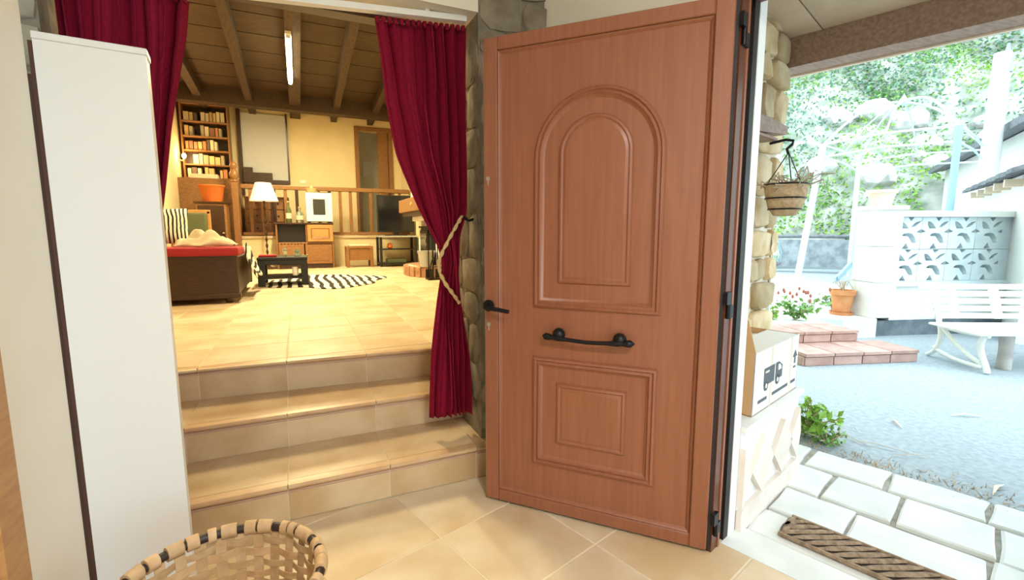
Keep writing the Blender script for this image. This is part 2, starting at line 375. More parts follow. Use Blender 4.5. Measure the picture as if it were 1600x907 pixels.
# ------------------------------------------------------------------ three tiled steps
def tiled_step(label, yf, yb, zt, zb, x0, x1, slope=0., yw=9.):
    """yf front at x=0; slope dY/dX; zt top"""
    t = thing('tiled_step', label, 'step', (0, yf, zb), 0, 'tiled steps between hall and living room')
    fy = lambda x: yf + slope * x
    MB().zprism([(x0, fy(x0) + .004), (x1, fy(x1) + .004), (x1, min(yb, yw)), (x0, min(yb, yw))], zb - (.003 if zb > 0 else 0), zt - .003).b2((OL, min(yw, yb) - .002, zb - (.003 if zb > 0 else 0)), (OR_, yb, zt - .003)).build('core', M_grout, t)
    J = [x0] + [x for x in [-.095 + .43 * k for k in range(-4, 5)] if x0 + .04 < x < x1 - .04] + [x1]
    if x1 > OR_ + .1: J = sorted(J + [OL, OR_])
    for a, b in zip(J, J[1:]):
        a, b = a + .002, b - .002
        if yb - yf > .1:
            MB().zprism([(a, fy(a) + .04), (b, fy(b) + .04), (b, yb if b <= OR_ + .01 and a >= OL - .01 else yw), (a, yb if b <= OR_ + .01 and a >= OL - .01 else yw)], zt - .011, zt).build('tread_tile', M_step, t)
        MB().zprism([(a, fy(a) + .001), (b, fy(b) + .001), (b, fy(b) + .011), (a, fy(a) + .011)], zb + .002, zt - .024).build('riser_tile', M_step, t)
        n = 7; prof = []                     # rounded nosing
        for k in range(n): q = R(-90 + 180 * k / (n - 1)); prof.append((-.006 - .011 * math.cos(q), zt - .011 + .011 * math.sin(q)))
        prof = [(.042, zt - .022)] + prof + [(.042, zt)]
        N = len(prof)
        MB().add([(a, fy(a) + p, z) for p, z in prof] + [(b, fy(b) + p, z) for p, z in prof],
                 [(k, (k + 1) % N, N + (k + 1) % N, N + k) for k in range(N)] + [tuple(range(N)), tuple(range(N, 2 * N))[::-1]]).build('nosing', M_nose, t, smooth=40)
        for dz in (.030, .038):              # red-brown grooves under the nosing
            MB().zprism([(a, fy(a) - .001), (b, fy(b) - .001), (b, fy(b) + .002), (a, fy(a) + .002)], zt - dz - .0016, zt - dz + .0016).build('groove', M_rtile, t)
    return t
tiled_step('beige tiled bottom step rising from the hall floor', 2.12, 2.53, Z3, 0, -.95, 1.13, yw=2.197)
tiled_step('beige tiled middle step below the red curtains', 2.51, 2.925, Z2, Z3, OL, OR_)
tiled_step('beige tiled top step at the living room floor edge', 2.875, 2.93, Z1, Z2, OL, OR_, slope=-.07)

# ================================================================== STRUCTURE : living room
LX0, LX1, LY1 = -2.0, 2.3, 11.4
lf = thing('floor_living', 'beige tiled living room floor', None, (0, 2.9, Z1), kind='structure')
MB().b2((LX0 - .1, 2.93, Z1 - .2), (LX1 + .1, LY1, Z1 - .002)).b2((OL, 2.935, Z2 - .1), (OR_, 2.95, Z1 - .012)).build('floor_bed', M_grout, lf)
tiles([(LX0, 2.95), (LX1, 2.95), (LX1, 10.45), (LX0, 10.45)], (-.095, 2.93), 0, .43, Z1 - .01, Z1, M_tile, lf)
tiles([(OL, 2.885), (OR_, 2.83), (OR_, 2.948), (OL, 2.948)], (-.095, 2.52), 0, .43, Z1 - .01, Z1 - .0005, M_tile, lf)
mbw = MB().b2((LX0 - .15, 2.8, 0), (LX0, LY1 + .15, 4.9)); w = struct(mbw.build('wall_left_living', M_yellow)); tag(w, 'warm cream living room side wall')
w = struct(MB().b2((LX1, 2.8, 0), (LX1 + .15, LY1 + .15, 4.9)).build('wall_right_living', M_yellow)); tag(w, 'warm cream living room wall behind the stove')
FD0, FD1, FDZ = 1.36, 2.02, 3.50
w = struct(MB().b2((LX0, LY1, 0), (FD0, LY1 + .15, 4.9)).b2((FD1, LY1, 0), (LX1, LY1 + .15, 4.9)).b2((FD0, LY1, FDZ), (FD1, LY1 + .15, 4.9)).b2((FD0, LY1, 0), (FD1, LY1 + .15, 1.15)).build('wall_far', M_yellow)); tag(w, 'warm cream far wall of the living room')
rz_ = lambda Y: 4.86 - .09 * Y
ce = thing('ceiling_living', 'dark boarded sloping living room ceiling with timber beams', None, (0, 7, 4.2), kind='structure')
y = 2.8; k = 0
while y < LY1:
    y2 = min(y + .30, LY1); o = .006 * (k % 2)
    MB().prism([(y + .004, 0), (y2 - .004, 0)], lambda a, b, q: (0, 0, 0)) if False else None
    mb = MB(); vs = []
    for X in (LX0, LX1):
        for Yq, dz in ((y + .004, o), (y2 - .004, o), (y2 - .004, .05), (y + .004, .05)): vs.append((X, Yq, rz_(Yq) + dz))
    mb.add(vs, [(0, 1, 2, 3), (7, 6, 5, 4), (0, 4, 5, 1), (1, 5, 6, 2), (2, 6, 7, 3), (3, 7, 4, 0)]); mb.build('ceiling_plank', M_plank, ce)
    y = y2; k += 1
MB().add([(LX0, 2.8, rz_(2.8) + .05), (LX1, 2.8, rz_(2.8) + .05), (LX1, LY1, rz_(LY1) + .05), (LX0, LY1, rz_(LY1) + .05), (LX0, 2.8, 5.2), (LX1, 2.8, 5.2), (LX1, LY1, 5.2), (LX0, LY1, 5.2)],
         [(0, 1, 2, 3), (4, 5, 6, 7), (0, 1, 5, 4), (1, 2, 6, 5), (2, 3, 7, 6), (3, 0, 4, 7)]).build('roof_deck', M_dark, ce)
for X, wd in ((-1.55, .13), (-.72, .12), (.08, .2), (.85, .12), (1.62, .12)):
    vs = []
    for a in (-wd / 2, wd / 2):
        for Yq, h in ((2.8, 0), (LY1, 0), (LY1, -.2), (2.8, -.2)): vs.append((X + a, Yq, rz_(Yq) + h))
    MB().add(vs, [(0, 1, 2, 3), (7, 6, 5, 4), (0, 4, 5, 1), (1, 5, 6, 2), (2, 6, 7, 3), (3, 7, 4, 0)]).build('beam', M_beam, ce)
MB().b2((LX0, 10.55, 3.62), (LX1, 10.80, 3.93), .01).build('cross_beam', M_beam, ce)
# raised platform
pf = thing('floor_platform', 'raised cream platform at the far end of the living room', None, (0, 10.45, Z1), kind='structure')
MB().b2((-1.0, 10.45, Z1 - .1), (LX1, LY1, 1.10)).build('plinth', M_yellow, pf)
MB().b2((-1.02, 10.42, 1.10), (LX1, LY1, 1.15), .006).build('platform_top', M_tile, pf)
MB().b2((LX0, 10.75, Z1 - .1), (-1.0, LY1, 2.25)).build('stair_mass', M_mid, pf)
# stairwell opening as a panel, bluish daylight in its colour, dark timber surround
p = thing('wall_stairwell', 'stairwell opening panel coloured like bluish daylight, with dark timber edge', None, (-.5, 11.36, 2.3), kind='structure')
MB().b2((-.95, 11.34, 2.32), (-.12, 11.399, 3.66)).build('panel', M_daylit, p)
MB().b2((-1.02, 11.30, 2.0), (-.95, 11.40, 3.72)).b2((-.12, 11.33, 2.26), (-.085, 11.40, 3.7)).b2((-.95, 11.33, 2.24), (-.12, 11.40, 2.32)).build('timber_edge', M_dark, p)
for k, (a, b, zt) in enumerate(((-.95, -.78, 2.55), (-.78, -.42, 2.45))):
    MB().b2((a, 11.20, 2.24), (b, 11.34, zt)).build('stair_step', M_dark, p)
# far doorway
fd = thing('door_3', 'far brown wooden doorway above the railing', None, (1.69, LY1, 1.15), kind='structure')
for a, b, z0, z1 in ((FD0 - .09, FD0, 1.15, FDZ + .09), (FD1, FD1 + .09, 1.15, FDZ + .09), (FD0, FD1, FDZ, FDZ + .09)):
    MB().b2((a, 11.36, z0), (b, 11.56, z1), .004).build('door_casing', M_mid, fd)
MB().b2((1.78, 11.42, 1.16), (2.015, 11.46, FDZ - .01)).build('door_leaf', M_mid, fd)
MB().b2((1.30, 12.7, 1.0), (2.1, 12.8, 3.8)).b2((1.2, 11.56, 1.0), (1.30, 12.8, 3.8)).b2((2.1, 11.56, 1.0), (2.2, 12.8, 3.8)).b2((1.2, 11.56, 3.7), (2.2, 12.8, 3.85)).b2((1.2, 11.56, 1.0), (2.2, 12.8, 1.15)).build('passage', M_cream, fd)
MB().b2((1.60, 12.66, 2.62), (1.84, 12.70, 3.0), .004).build('switchbox', M_pvc, fd)

# ================================================================== FRONT DOOR
A = gz(760.5, 779.5); B = gz(1102.5, 864.3); DWID = (B - A).length; DH = 2.03
dr = thing('door_1', 'open reddish-brown front door with arched raised panel', 'door', (A.x, A.y, .012), math.atan2(B.y - A.y, B.x - A.x), kind='structure')
L_ = dict(world=False)
fr = .064
MB().b2((.002, .006, 0), (DWID - .002, .056, DH)).build('door_core', M_door, dr, **L_)
for nm, lo, hi in (('stile', (0, -.006, 0), (fr, .062, DH)), ('stile', (DWID - fr, -.006, 0), (DWID, .062, DH)), ('rail', (fr, -.006, 0), (DWID - fr, .062, fr * .85)), ('rail', (fr, -.006, DH - fr * .85), (DWID - fr, .062, DH))):
    MB().b2(lo, hi, .004).build(nm, M_door, dr, **L_)
fb = rect(fr, DWID - fr, fr * .85, DH - fr * .85)
MB().sweep(fb, [(0, .0), (.004, .012), (.010, .007), (.016, .0)], lambda a, b, h: (a, .006 - h, b)).build('bead', M_door, dr, **L_)
def arch(s0, s1, z0, z1, n=22):
    r = (s1 - s0) / 2; c = (s0 + s1) / 2; zs = z1 - r
    return [(s0, z0), (s1, z0)] + [(c + r * math.cos(math.pi * k / n), zs + r * math.sin(math.pi * k / n)) for k in range(n + 1)]
dfn = lambda a, b, h: (a, .006 - h, b)
ogee = [(-.002, 0), (.004, .012), (.012, .016), (.018, .008), (.022, .010), (.028, .014), (.034, .006), (.044, 0)]
MB().sweep(arch(.228, .745, .915, 1.79), ogee, dfn).build('arched_moulding', M_door, dr, smooth=50, **L_)
MB().sweep(rect(.228, .745, .215, .70), ogee, dfn).build('moulding', M_door, dr, **L_)
def raised(nm, pth):
    mb = MB(); mb.sweep(pth, [(0, 0), (.006, .010), (.014, .0135), (.020, .009), (.032, .013)], dfn)
    P = [Vector(q) for q in pth]; N = len(P); ins = []
    for i in range(N):
        a = (P[i] - P[i - 1]).normalized(); b = (P[(i + 1) % N] - P[i]).normalized(); na = Vector((-a.y, a.x)); m = na + Vector((-b.y, b.x)); m = m / max(.3, m.dot(na)); ins.append(P[i] + m * .032)
    mb.add([dfn(q.x, q.y, .013) for q in ins], [tuple(range(N))]); mb.build(nm, M_door, dr, smooth=35, **L_)
raised('arched_panel', arch(.333, .630, 1.02, 1.69)); raised('lower_panel', rect(.333, .630, .322, .595))
# lever handle, pull bar, keyholes
h = MB().tube([(.022, -.006, .91), (.022, -.016, .91)], .026, 16).build('lever_handle', M_iron, dr, smooth=40, **L_)
MB().tube([(.022, -.012, .91), (.022, -.055, .91), (.03, -.060, .909), (.075, -.060, .905), (.138, -.058, .897)], [.012, .011, .011, .010, .009], 10).build('lever', M_iron, h, smooth=50, **L_)
pb = MB(); pts = []; rs = []
for k in range(25):
    u = k / 24; s_ = .28 + .381 * u; c = abs(u - .5) * 2
    r = .0085 + .004 * math.exp(-((c - .62) / .12) ** 2) + .010 * math.exp(-((c - .88) / .06) ** 2)
    if c > .93: r = max(.001, .016 * (1 - c) / .07)
    pts.append((s_, -.040 + (.008 * (c ** 4)), .795 + .008 * c - .010 * (1 - c * c) * .3)); rs.append(r)
pb.tube(pts, rs, 8); pull = pb.build('pull_bar', M_iron, dr, smooth=50, **L_)
for s_ in (.350, .600):
    MB().lathe([(.004, -.026), (.020, -.022), (.027, -.008), (.026, .004), (.016, .016), (.003, .020)], 12, (0, 0, 0)).build('boss', M_iron, pull, smooth=60, **L_)
    o = COL.objects[-1] if False else pull.children[-1]; o.location = (s_, -.026, .812); o.rotation_euler = (R(90), 0, 0)
for z in (1.449, .816):
    MB().prism([(.010, z + .018), (.026, z + .018), (.026, z + .006), (.021, z), (.021, z - .018), (.015, z - .018), (.015, z), (.010, z + .006)], lambda a, b, k: (a + .003, -.0062 - .003 * k, b)).build('keyhole', M_steel, dr, **L_)
MB().b2((-.006, .008, .02), (.0005, .05, DH - .02)).build('latch_strip', M_steel, dr, **L_)
MB().b2((DWID, .0, .004), (DWID + .012, .055, DH - .004)).build('hinge_edge', M_gasket, dr, **L_)
# frame and hinges
F0 = 1.712
ft = thing('trim_2', 'dark brown wooden frame of the front doorway', None, ee(F0, DW0), kind='structure')
for b0, b1 in ((DW0 - .07, DW0), (DW1, DW1 + .07)):
    sg = 1 if b0 < 0 else -1; e_ = b1 if sg > 0 else b0
    mb = MB(); epr(mb, F0, F0 + .055, b0, b1, 0, 2.12); mb.build('frame_post', M_frame, ft)
    mb = MB(); epr(mb, F0 + .055, F0 + .110, b0, b1 - .012 * sg if sg > 0 else b1, 0, 2.12); mb.build('rebate', M_frame, ft)
    mb = MB(); epr(mb, F0 + .050, F0 + .058, e_ - .004 * sg if sg > 0 else e_ - .004, e_ + .004, 0, 2.12); mb.build('bead', M_door, ft)
    mb = MB(); epr(mb, F0 + .062, F0 + .068, e_ - .012 * sg if sg > 0 else e_ - .004, e_ + .002, 0, 2.12); mb.build('bead', M_door, ft)
    mb = MB(); epr(mb, F0 + .110, F0 + .150, b0, b1, 0, 2.12); mb.build('frame_lip', M_black, ft)
mb = MB(); epr(mb, F0, F0 + .15, DW0 - .07, DW1 + .07, 2.06, 2.13); mb.build('frame_head', M_frame, ft)
for z in (.12, .98, 1.93):
    c = ee(F0 + .012, DW0 + .008, z)
    hg = MB().tube([(c.x, c.y, z - .05), (c.x, c.y, z + .05)], .0085, 10).build('hinge', M_iron, ft, smooth=40)
    mb = MB(); epr(mb, F0 + .015, F0 + .055, DW0 + .0005, DW0 + .009, z - .05, z - .004); mb.build('hinge_plate', M_iron, hg)
    mb = MB(); epr(mb, F0 - .02, F0 + .012, DW0 + .002, DW0 + .016, z + .004, z + .05); mb.build('hinge_plate', M_iron, hg)
# white outer reveal strip
mb = MB(); epr(mb, F0 + .150, WO + .012, DW0 - .10, DW0 + .003, 0, 2.14); epr(mb, F0 + .150, WO + .012, DW1 - .003, DW1 + .10, 0, 2.14); epr(mb, F0 + .150, WO + .012, DW0, DW1, 2.11, 2.2)
o = struct(mb.build('trim_3', M_pvc)); tag(o, 'white plastered outer edge of the front doorway')

# ================================================================== HALL THINGS
cb = thing('tall_cabinet', 'tall narrow white cabinet standing beside the steps', 'cabinet', (-.5, 1.9, 0))
cb.location = (-.627, 1.75, 0); cb.rotation_euler = (0, 0, R(7)); cw, cd, ch = .247, .085, 1.785
MB().b2((.002, 0, .004), (cw, .018, ch - .02)).build('front_panel', M_lam, cb, **L_)
MB().b2((cw - .018, .019, .004), (cw - .001, cd, ch - .02)).build('side_panel', M_lam, cb, **L_)
MB().b2((-.012, .019, .004), (.006, cd, ch - .02)).build('side_panel', M_hard, cb, **L_)
MB().b2((0, -.003, ch - .0195), (cw + .003, cd, ch), .002).build('top_board', M_lam, cb, **L_)
MB().b2((.007, cd - .012, .02), (cw - .019, cd - .002, ch - .02)).build('back_panel', M_hard, cb, **L_)
MB().b2((.007, .019, .0), (cw - .019, cd - .014, .06)).build('base_board', M_hard, cb, **L_)
# timber post glimpsed behind the cabinet
o = MB().b2((-.80, 1.86, 0), (-.64, 1.93, 1.70), .004).build('timber_post', M_hard); tag(o, 'slim brown timber post behind the white cabinet', 'post')

# woven basket
BC = Vector((-.222, 1.24, 0)); BH = .392
bk = thing('woven_basket', 'round woven chestnut basket with wrapped rim on the hall floor', 'basket', BC)
def brad(z): return .178 + .056 * (z / BH) ** .8
NS = 30
MB().lathe([(.0, .004), (.172, .004), (.177, .016), (.0, .016)], 30).build('base', M_wicker, bk, world=False)
def ribbon(pts, nrm, w, th, wd):
    """pts list, nrm outward normals, w strip half width dir list"""
    vs = []; N = len(pts)
    for p, n_, d in zip(pts, nrm, wd):
        for a, b in ((-1, -1), (1, -1), (1, 1), (-1, 1)): vs.append(Vector(p) + Vector(d) * (a * w / 2) + Vector(n_) * (b * th / 2))
    fs = [(i * 4 + k, i * 4 + (k + 1) % 4, i * 4 + 4 + (k + 1) % 4, i * 4 + 4 + k) for i in range(N - 1) for k in range(4)] + [(0, 1, 2, 3), (N * 4 - 4, N * 4 - 3, N * 4 - 2, N * 4 - 1)]
    return vs, fs
me_st = None
for k in range(NS):
    if me_st is None:
        zs = [.01 + (BH - .02) * i / 10 for i in range(11)]
        v, f_ = ribbon([(brad(z), 0, z) for z in zs], [(1, 0, 0)] * 11, .026, .003, [(0, 1, 0)] * 11)
        me_st = MB().add(v, f_).build('stave', M_wicker, bk, world=False).data
        continue
    o = link('stave', me_st, bk); o.rotation_euler = (0, 0, 2 * math.pi * k / NS)
rows = 11
for r_ in range(rows):
    z = .045 + (BH - .085) * r_ / (rows - 1); n = NS * 4; pts = []; nr = []; wd = []
    for i in range(n + 1):
        q = 2 * math.pi * i / n; off = .0055 * math.cos(q * NS / 2 + (math.pi if r_ % 2 else 0)); rr = brad(z) + off
        pts.append((rr * math.cos(q), rr * math.sin(q), z + .003 * math.sin(3 * q + r_))); nr.append((math.cos(q), math.sin(q), 0)); wd.append((0, 0, 1))
    v, f_ = ribbon(pts, nr, .020 + .004 * (r_ % 3 == 0), .0028, wd); MB().add(v, f_).build('weaver', M_wicker, bk, smooth=40, world=False)
hp = [((brad(BH)) * math.cos(2 * math.pi * i / 60), (brad(BH)) * math.sin(2 * math.pi * i / 60), BH) for i in range(60)]
MB().tube(hp, .0125, 8, closed=True).build('rim_hoop', M_wickd, bk, smooth=60, world=False)
q = 0.; rnd = random.Random(4)
while q < 2 * math.pi - .06:
    wq = rnd.choice((.09, .13, .17, .24)) ; wq = min(wq, 2 * math.pi - q); n = 5; mb = MB()
    pts = [((brad(BH)) * math.cos(q + wq * i / n), (brad(BH)) * math.sin(q + wq * i / n), BH) for i in range(n + 1)]
    mb.tube(pts, .0165, 10, sy=1.25); mb.build('rim_wrap', M_wicker, bk, smooth=50, world=False); q += wq + rnd.choice((.03, .05, .09, .13))

# curtains
def interp(tab, z):
    tab = sorted(tab, key=lambda t: t[1])
    if z <= tab[0][1]: return tab[0][0]
    for (x0, z0), (x1, z1) in zip(tab, tab[1:]):
        if z <= z1: u = (z - z0) / (z1 - z0); u = u * u * (3 - 2 * u) if False else u; return x0 + (x1 - x0) * u
    return tab[-1][0]
def curtain(name, label, left, right, ztop, zbot, pleats, Y, amp=.028, slope=0., seed=0):
    t = thing(name, label, 'curtain', ((left[0][0] + right[0][0]) / 2, Y, zbot), 0, 'red velvet curtains in the opening')
    rows_, cols = 60, pleats * 12; vs = []; rnd = random.Random(seed); ph = [rnd.uniform(-.7, .7) for _ in range(pleats + 2)]
    for i in range(rows_ + 1):
        u = i / rows_
        for j in range(cols + 1):
            s_ = j / cols; zt = ztop + slope * (left[0][0] + (right[0][0] - left[0][0]) * s_)
            z = zbot + (zt - zbot) * u; xl = interp(left, z); xr = interp(right, z); wdt = xr - xl
            pi_ = s_ * pleats; k = int(min(pi_, pleats - 1)); fr_ = pi_ - k; phv = ph[k] * (1 - fr_) + ph[k + 1] * fr_
            a = amp * (.75 + .5 * math.sin(phv * 5 + 1)) * (1.0 if wdt > .18 else .8)
            yy = Y + a * math.sin(2 * math.pi * pi_ + phv) + .010 * math.sin(5 * z + 9 * s_) - .02 * math.exp(-((z - 1.07) / .1) ** 2)
            xx = xl + wdt * (s_ + .012 * math.sin(2 * math.pi * pi_ * 2 + phv) * (0 < j < cols)) + .006 * math.sin(7 * z + 11 * s_)
            vs.append((xx, yy, z))
    fs = [(i * (cols + 1) + j, i * (cols + 1) + j + 1, (i + 1) * (cols + 1) + j + 1, (i + 1) * (cols + 1) + j) for i in range(rows_) for j in range(cols)]
    o = MB().add(vs, fs).build('cloth', M_red, t, smooth=80); md = o.modifiers.new('thick', 'SOLIDIFY'); md.thickness = .004
    # gathered heading with small loops
    n = pleats * 2
    for k in range(n):
        s_ = (k + .5) / n; x = left[0][0] + (right[0][0] - left[0][0]) * s_; zt = ztop + slope * x
        MB().box((x, Y, zt + .004), ((right[0][0] - left[0][0]) / n * .7, .03, .03), 0, .008).build('heading_tuck', M_red, t)
    return t
CR_l = [(.365, 2.22), (.40, 1.87), (.455, 1.61), (.555, 1.35), (.635, 1.17), (.650, 1.09), (.63, .9), (.60, .6), (.575, .28)]
CR_r = [(.800, 2.25), (.80, 1.92), (.785, 1.35), (.752, 1.22), (.742, 1.04), (.785, .62), (.805, .28)]
curtain('curtain', 'red velvet curtain tied back with a gold rope beside the stone pier', CR_l, CR_r, 2.17, .275, 8, 2.31, slope=.07, seed=2)
CL_r = [(-.345, 2.17), (-.36, 2.0), (-.39, 1.83), (-.43, 1.65), (-.48, 1.4), (-.52, 1.2), (-.60, 1.05), (-.56, .8), (-.49, .3)]
CL_l = [(-.752, 2.15), (-.752, 1.6), (-.748, 1.05), (-.75, .3)]
curtain('curtain', 'red velvet curtain hanging behind the white cabinet', CL_l, CL_r, 2.17, .27, 8, 2.31, slope=.07, seed=5)
# tie-back rope
pts = []; rnd = random.Random(1)
strand = MB()
path = [tuple(gY(x, y, Y_)) for x, y, Y_ in ((722, 338, 2.27), (714, 352, 2.25), (703, 372, 2.235), (692, 393, 2.228), (685, 412, 2.225), (688, 428, 2.225), (697, 445, 2.227), (709, 461, 2.235), (718, 474, 2.255))]
fine = []
for a, b in zip(path, path[1:]):
    for k in range(6): fine.append(Vector(a).lerp(Vector(b), k / 6))
fine.append(Vector(path[-1]))
tb = thing('curtain_tieback', 'twisted gold rope holding back the red curtain', 'rope', (.72, 2.24, .73))
for sgn in (0, math.pi):
    pp = [p + Vector((math.cos(i * .8 + sgn), 0, math.sin(i * .8 + sgn))) * .0045 for i, p in enumerate(fine)]
    MB().tube(pp, .006, 6).build('strand', M_gold, tb, smooth=60)
MB().tube([(.82, 2.27, 1.31), (.79, 2.27, 1.30), tuple(gY(722, 338, 2.27))], .007, 8).build('hook', M_iron, tb)
MB().tube([(-.50, 2.24, 1.53), (-.47, 2.22, 1.55)], .012, 8).build('hook', M_iron, tb) if False else None
# rail
rl = thing('curtain_rail', 'white curtain rail fixed under the lintel', 'curtain rail', (0, 2.27, 2.2))
def railpt(x, dz): return (x, 2.25, 2.192 + .07 * x + dz)
vs = []
for x in (OL + .01, OR_ - .035):
    for dy, dz in ((-.018, 0), (.018, 0), (.018, .026), (-.018, .026)): p = railpt(x, dz); vs.append((p[0], p[1] + dy + .03, p[2]))
MB().add(vs, [(0, 1, 2, 3), (7, 6, 5, 4), (0, 4, 5, 1), (1, 5, 6, 2), (2, 6, 7, 3), (3, 7, 4, 0)]).build('rail', M_pvc, rl)
for x in (-.6, 0, .6):
    MB().b2((x - .01, 2.265, 2.20 + .07 * x), (x + .01, 2.295, 2.272)).build('bracket', M_pvc, rl)

# unseen lamp added above and behind the viewer to brighten the hall
hl = thing('fill_ceiling_lamp', 'added unseen round lamp on the hall ceiling', 'lamp', (.35, -.7, HZ))
MB().lathe([(.0, -.02), (.19, -.02), (.19, 0), (0, 0)], 24).build('ceiling_plate', M_pvc, hl, world=False)
MB().lathe([(.0, -.11), (.08, -.10), (.14, -.075), (.175, -.02), (0, -.02)], 24).build('fill_lamp_shade', mat('fill_lamp_glass', (.9, .88, .8), .4, emit=(1, .95, .85), es=3.), hl, smooth=60, world=False)
add_light('hall_fill_light', 'AREA', (.35, -.7, HZ - .13), 64., (1., .98, .94), shape='DISK', size=.36)

# ================================================================== LIVING ROOM THINGS
def bx(name, lo, hi, m, parent, bev=.006, **k): return MB().b2(lo, hi, bev).build(name, m, parent, **k)
Zf = Z1
# daybed seen end-on
db = thing('daybed', 'dark wooden daybed with red mattress in the living room', 'daybed', (-1.25, 6.2, Zf))
x0, x1, y0, y1 = -1.93, -.57, 5.45, 6.95
bx('end_panel', (x0, y0, Zf + .07), (x1, y0 + .05, 1.03), M_dark, db, .01)
bx('end_panel', (x0, y1 - .05, Zf + .07), (x1, y1, 1.00), M_dark, db, .01)
bx('side_rail', (x1 - .05, y0 + .05, Zf + .09), (x1 - .005, y1 - .05, .98), M_dark, db, .01)
bx('side_rail', (x0 + .005, y0 + .05, Zf + .09), (x0 + .05, y1 - .05, .98), M_dark, db, .01)
bx('base_board', (x0 - .01, y0 - .015, Zf + .055), (x1 + .012, y0 + .06, Zf + .10), M_dark, db, .006)
for xx in (x0 + .12, x1 - .10):
    for yy in (y0 + .08, y1 - .08): MB().lathe([(.03, 0), (.042, .02), (.035, .045), (.045, .07)], 12, (xx, yy, Zf)).build('bun_foot', M_dark, db, smooth=50)
bx('mattress', (x0 + .06, y0 + .055, .90), (x1 - .06, y1 - .055, 1.06), M_redmat, db, .04)
bx('red_throw', (x0 + .01, y0 - .012, 1.0), (x1 + .015, y0 + .35, 1.085), M_redmat, db, .02)
def pillow(name, label, c, d, m, rz=0., tilt=0., cat='cushion'):
    bm = bmesh.new(); bmesh.ops.create_cube(bm, size=2.); bmesh.ops.subdivide_edges(bm, edges=list(bm.edges), cuts=5, use_grid_fill=True); vs = []
    for v in bm.verts:
        x, y, z = v.co; e = (1 - abs(x) ** 3.2) * (1 - abs(y) ** 3.2); vs.append((x * d[0] / 2 * (1 - .06 * (1 - abs(y))), y * d[1] / 2 * (1 - .06 * (1 - abs(x))), z * d[2] / 2 * (.12 + .88 * max(0, e) ** .5)))
    bm.verts.index_update(); fs = [[v.index for v in f.verts] for f in bm.faces]; bm.free()
    o = MB().add(vs, fs).build(name, m, None, smooth=70); o.location = c; o.rotation_euler = (tilt, 0, rz); return tag(o, label, cat)
pillow('striped_cushion', 'zebra striped cushion leaning on the daybed', (-1.30, 6.00, 1.30), (.50, .42, .18), M_zcush, R(12), R(62))
pillow('cream_cushion', 'plain cream cushion behind the zebra striped cushion', (-1.62, 6.22, 1.27), (.5, .4, .16), M_cream2, R(-8), R(65))
# crumpled throw
vs = []; n = 26; rnd = random.Random(3)
for i in range(n + 1):
    for j in range(n + 1):
        u, v = i / n, j / n; h = .09 * math.sin(math.pi * u) ** .6 * math.sin(math.pi * v) ** .6
        vs.append((-1.14 + .52 * u + .03 * math.sin(7 * v), 5.62 + .26 * v + .03 * math.sin(8 * u), 1.10 + h * (1 + .5 * math.sin(11 * u + 5 * v) + .4 * math.sin(17 * v - 6 * u)) + .02 * abs(math.sin(23 * u * v))))
fs = [(i * (n + 1) + j, (i + 1) * (n + 1) + j, (i + 1) * (n + 1) + j + 1, i * (n + 1) + j + 1) for i in range(n) for j in range(n)]
o = MB().add(vs, fs).build('crumpled_throw', M_cream2, None, smooth=80); md = o.modifiers.new('t', 'SOLIDIFY'); md.thickness = .012; tag(o, 'crumpled cream throw lying on the red daybed', 'blanket')
vs = []; n = 14
for i in range(n + 1):
    for j in range(n + 1):
        u, v = i / n, j / n; vs.append((-.545 + .05 * math.sin(6 * u + 2 * v) * .3 + .10 * v * v, 5.82 + .8 * u, 1.09 - .36 * v + .03 * math.sin(5 * u)))
o = MB().add(vs, [(i * (n + 1) + j, (i + 1) * (n + 1) + j, (i + 1) * (n + 1) + j + 1, i * (n + 1) + j + 1) for i in range(n) for j in range(n)]).build('striped_blanket', M_zcush, None, smooth=80)
md = o.modifiers.new('t', 'SOLIDIFY'); md.thickness = .012; tag(o, 'zebra striped blanket draped over the daybed side', 'blanket')
# zebra rug: hide outline
out = []; rnd = random.Random(9)
for k in range(64):
    q = 2 * math.pi * k / 64; r = 1 + .10 * math.sin(4 * q + .6) + .06 * math.sin(7 * q); out.append((0.34 + .80 * r * math.cos(q), 7.35 + .98 * r * math.sin(q)))
o = MB().zprism(out, Zf + .0005, Zf + .010).build('zebra_rug', M_zrug); tag(o, 'black and white zebra hide rug under the coffee table', 'rug')
# coffee table
ct = thing('coffee_table', 'low black coffee table with a lower shelf', 'table', (-.2, 7.1, Zf + .01))
tx0, tx1, ty0, ty1, tz = -.50, .10, 6.83, 7.45, .905
bx('tabletop', (tx0, ty0, tz - .035), (tx1, ty1, tz), M_black, ct, .004)
bx('apron', (tx0 + .005, ty0 + .005, tz - .10), (tx1 - .005, ty1 - .005, tz - .035), M_black, ct, .004)
bx('lower_shelf', (tx0 + .02, ty0 + .02, Zf + .10), (tx1 - .02, ty1 - .02, Zf + .125), M_black, ct, .004)
for xx in (tx0, tx1 - .085):
    for yy in (ty0, ty1 - .085): bx('leg', (xx, yy, Zf + .011), (xx + .085, yy + .085, tz - .09), M_black, ct, .004)
o = bx('red_box', (tx0 + .02, ty0 + .06, tz + .0005), (tx0 + .23, ty0 + .26, tz + .03), M_redmat, None); tag(o, 'flat red box lying on the coffee table', 'box')
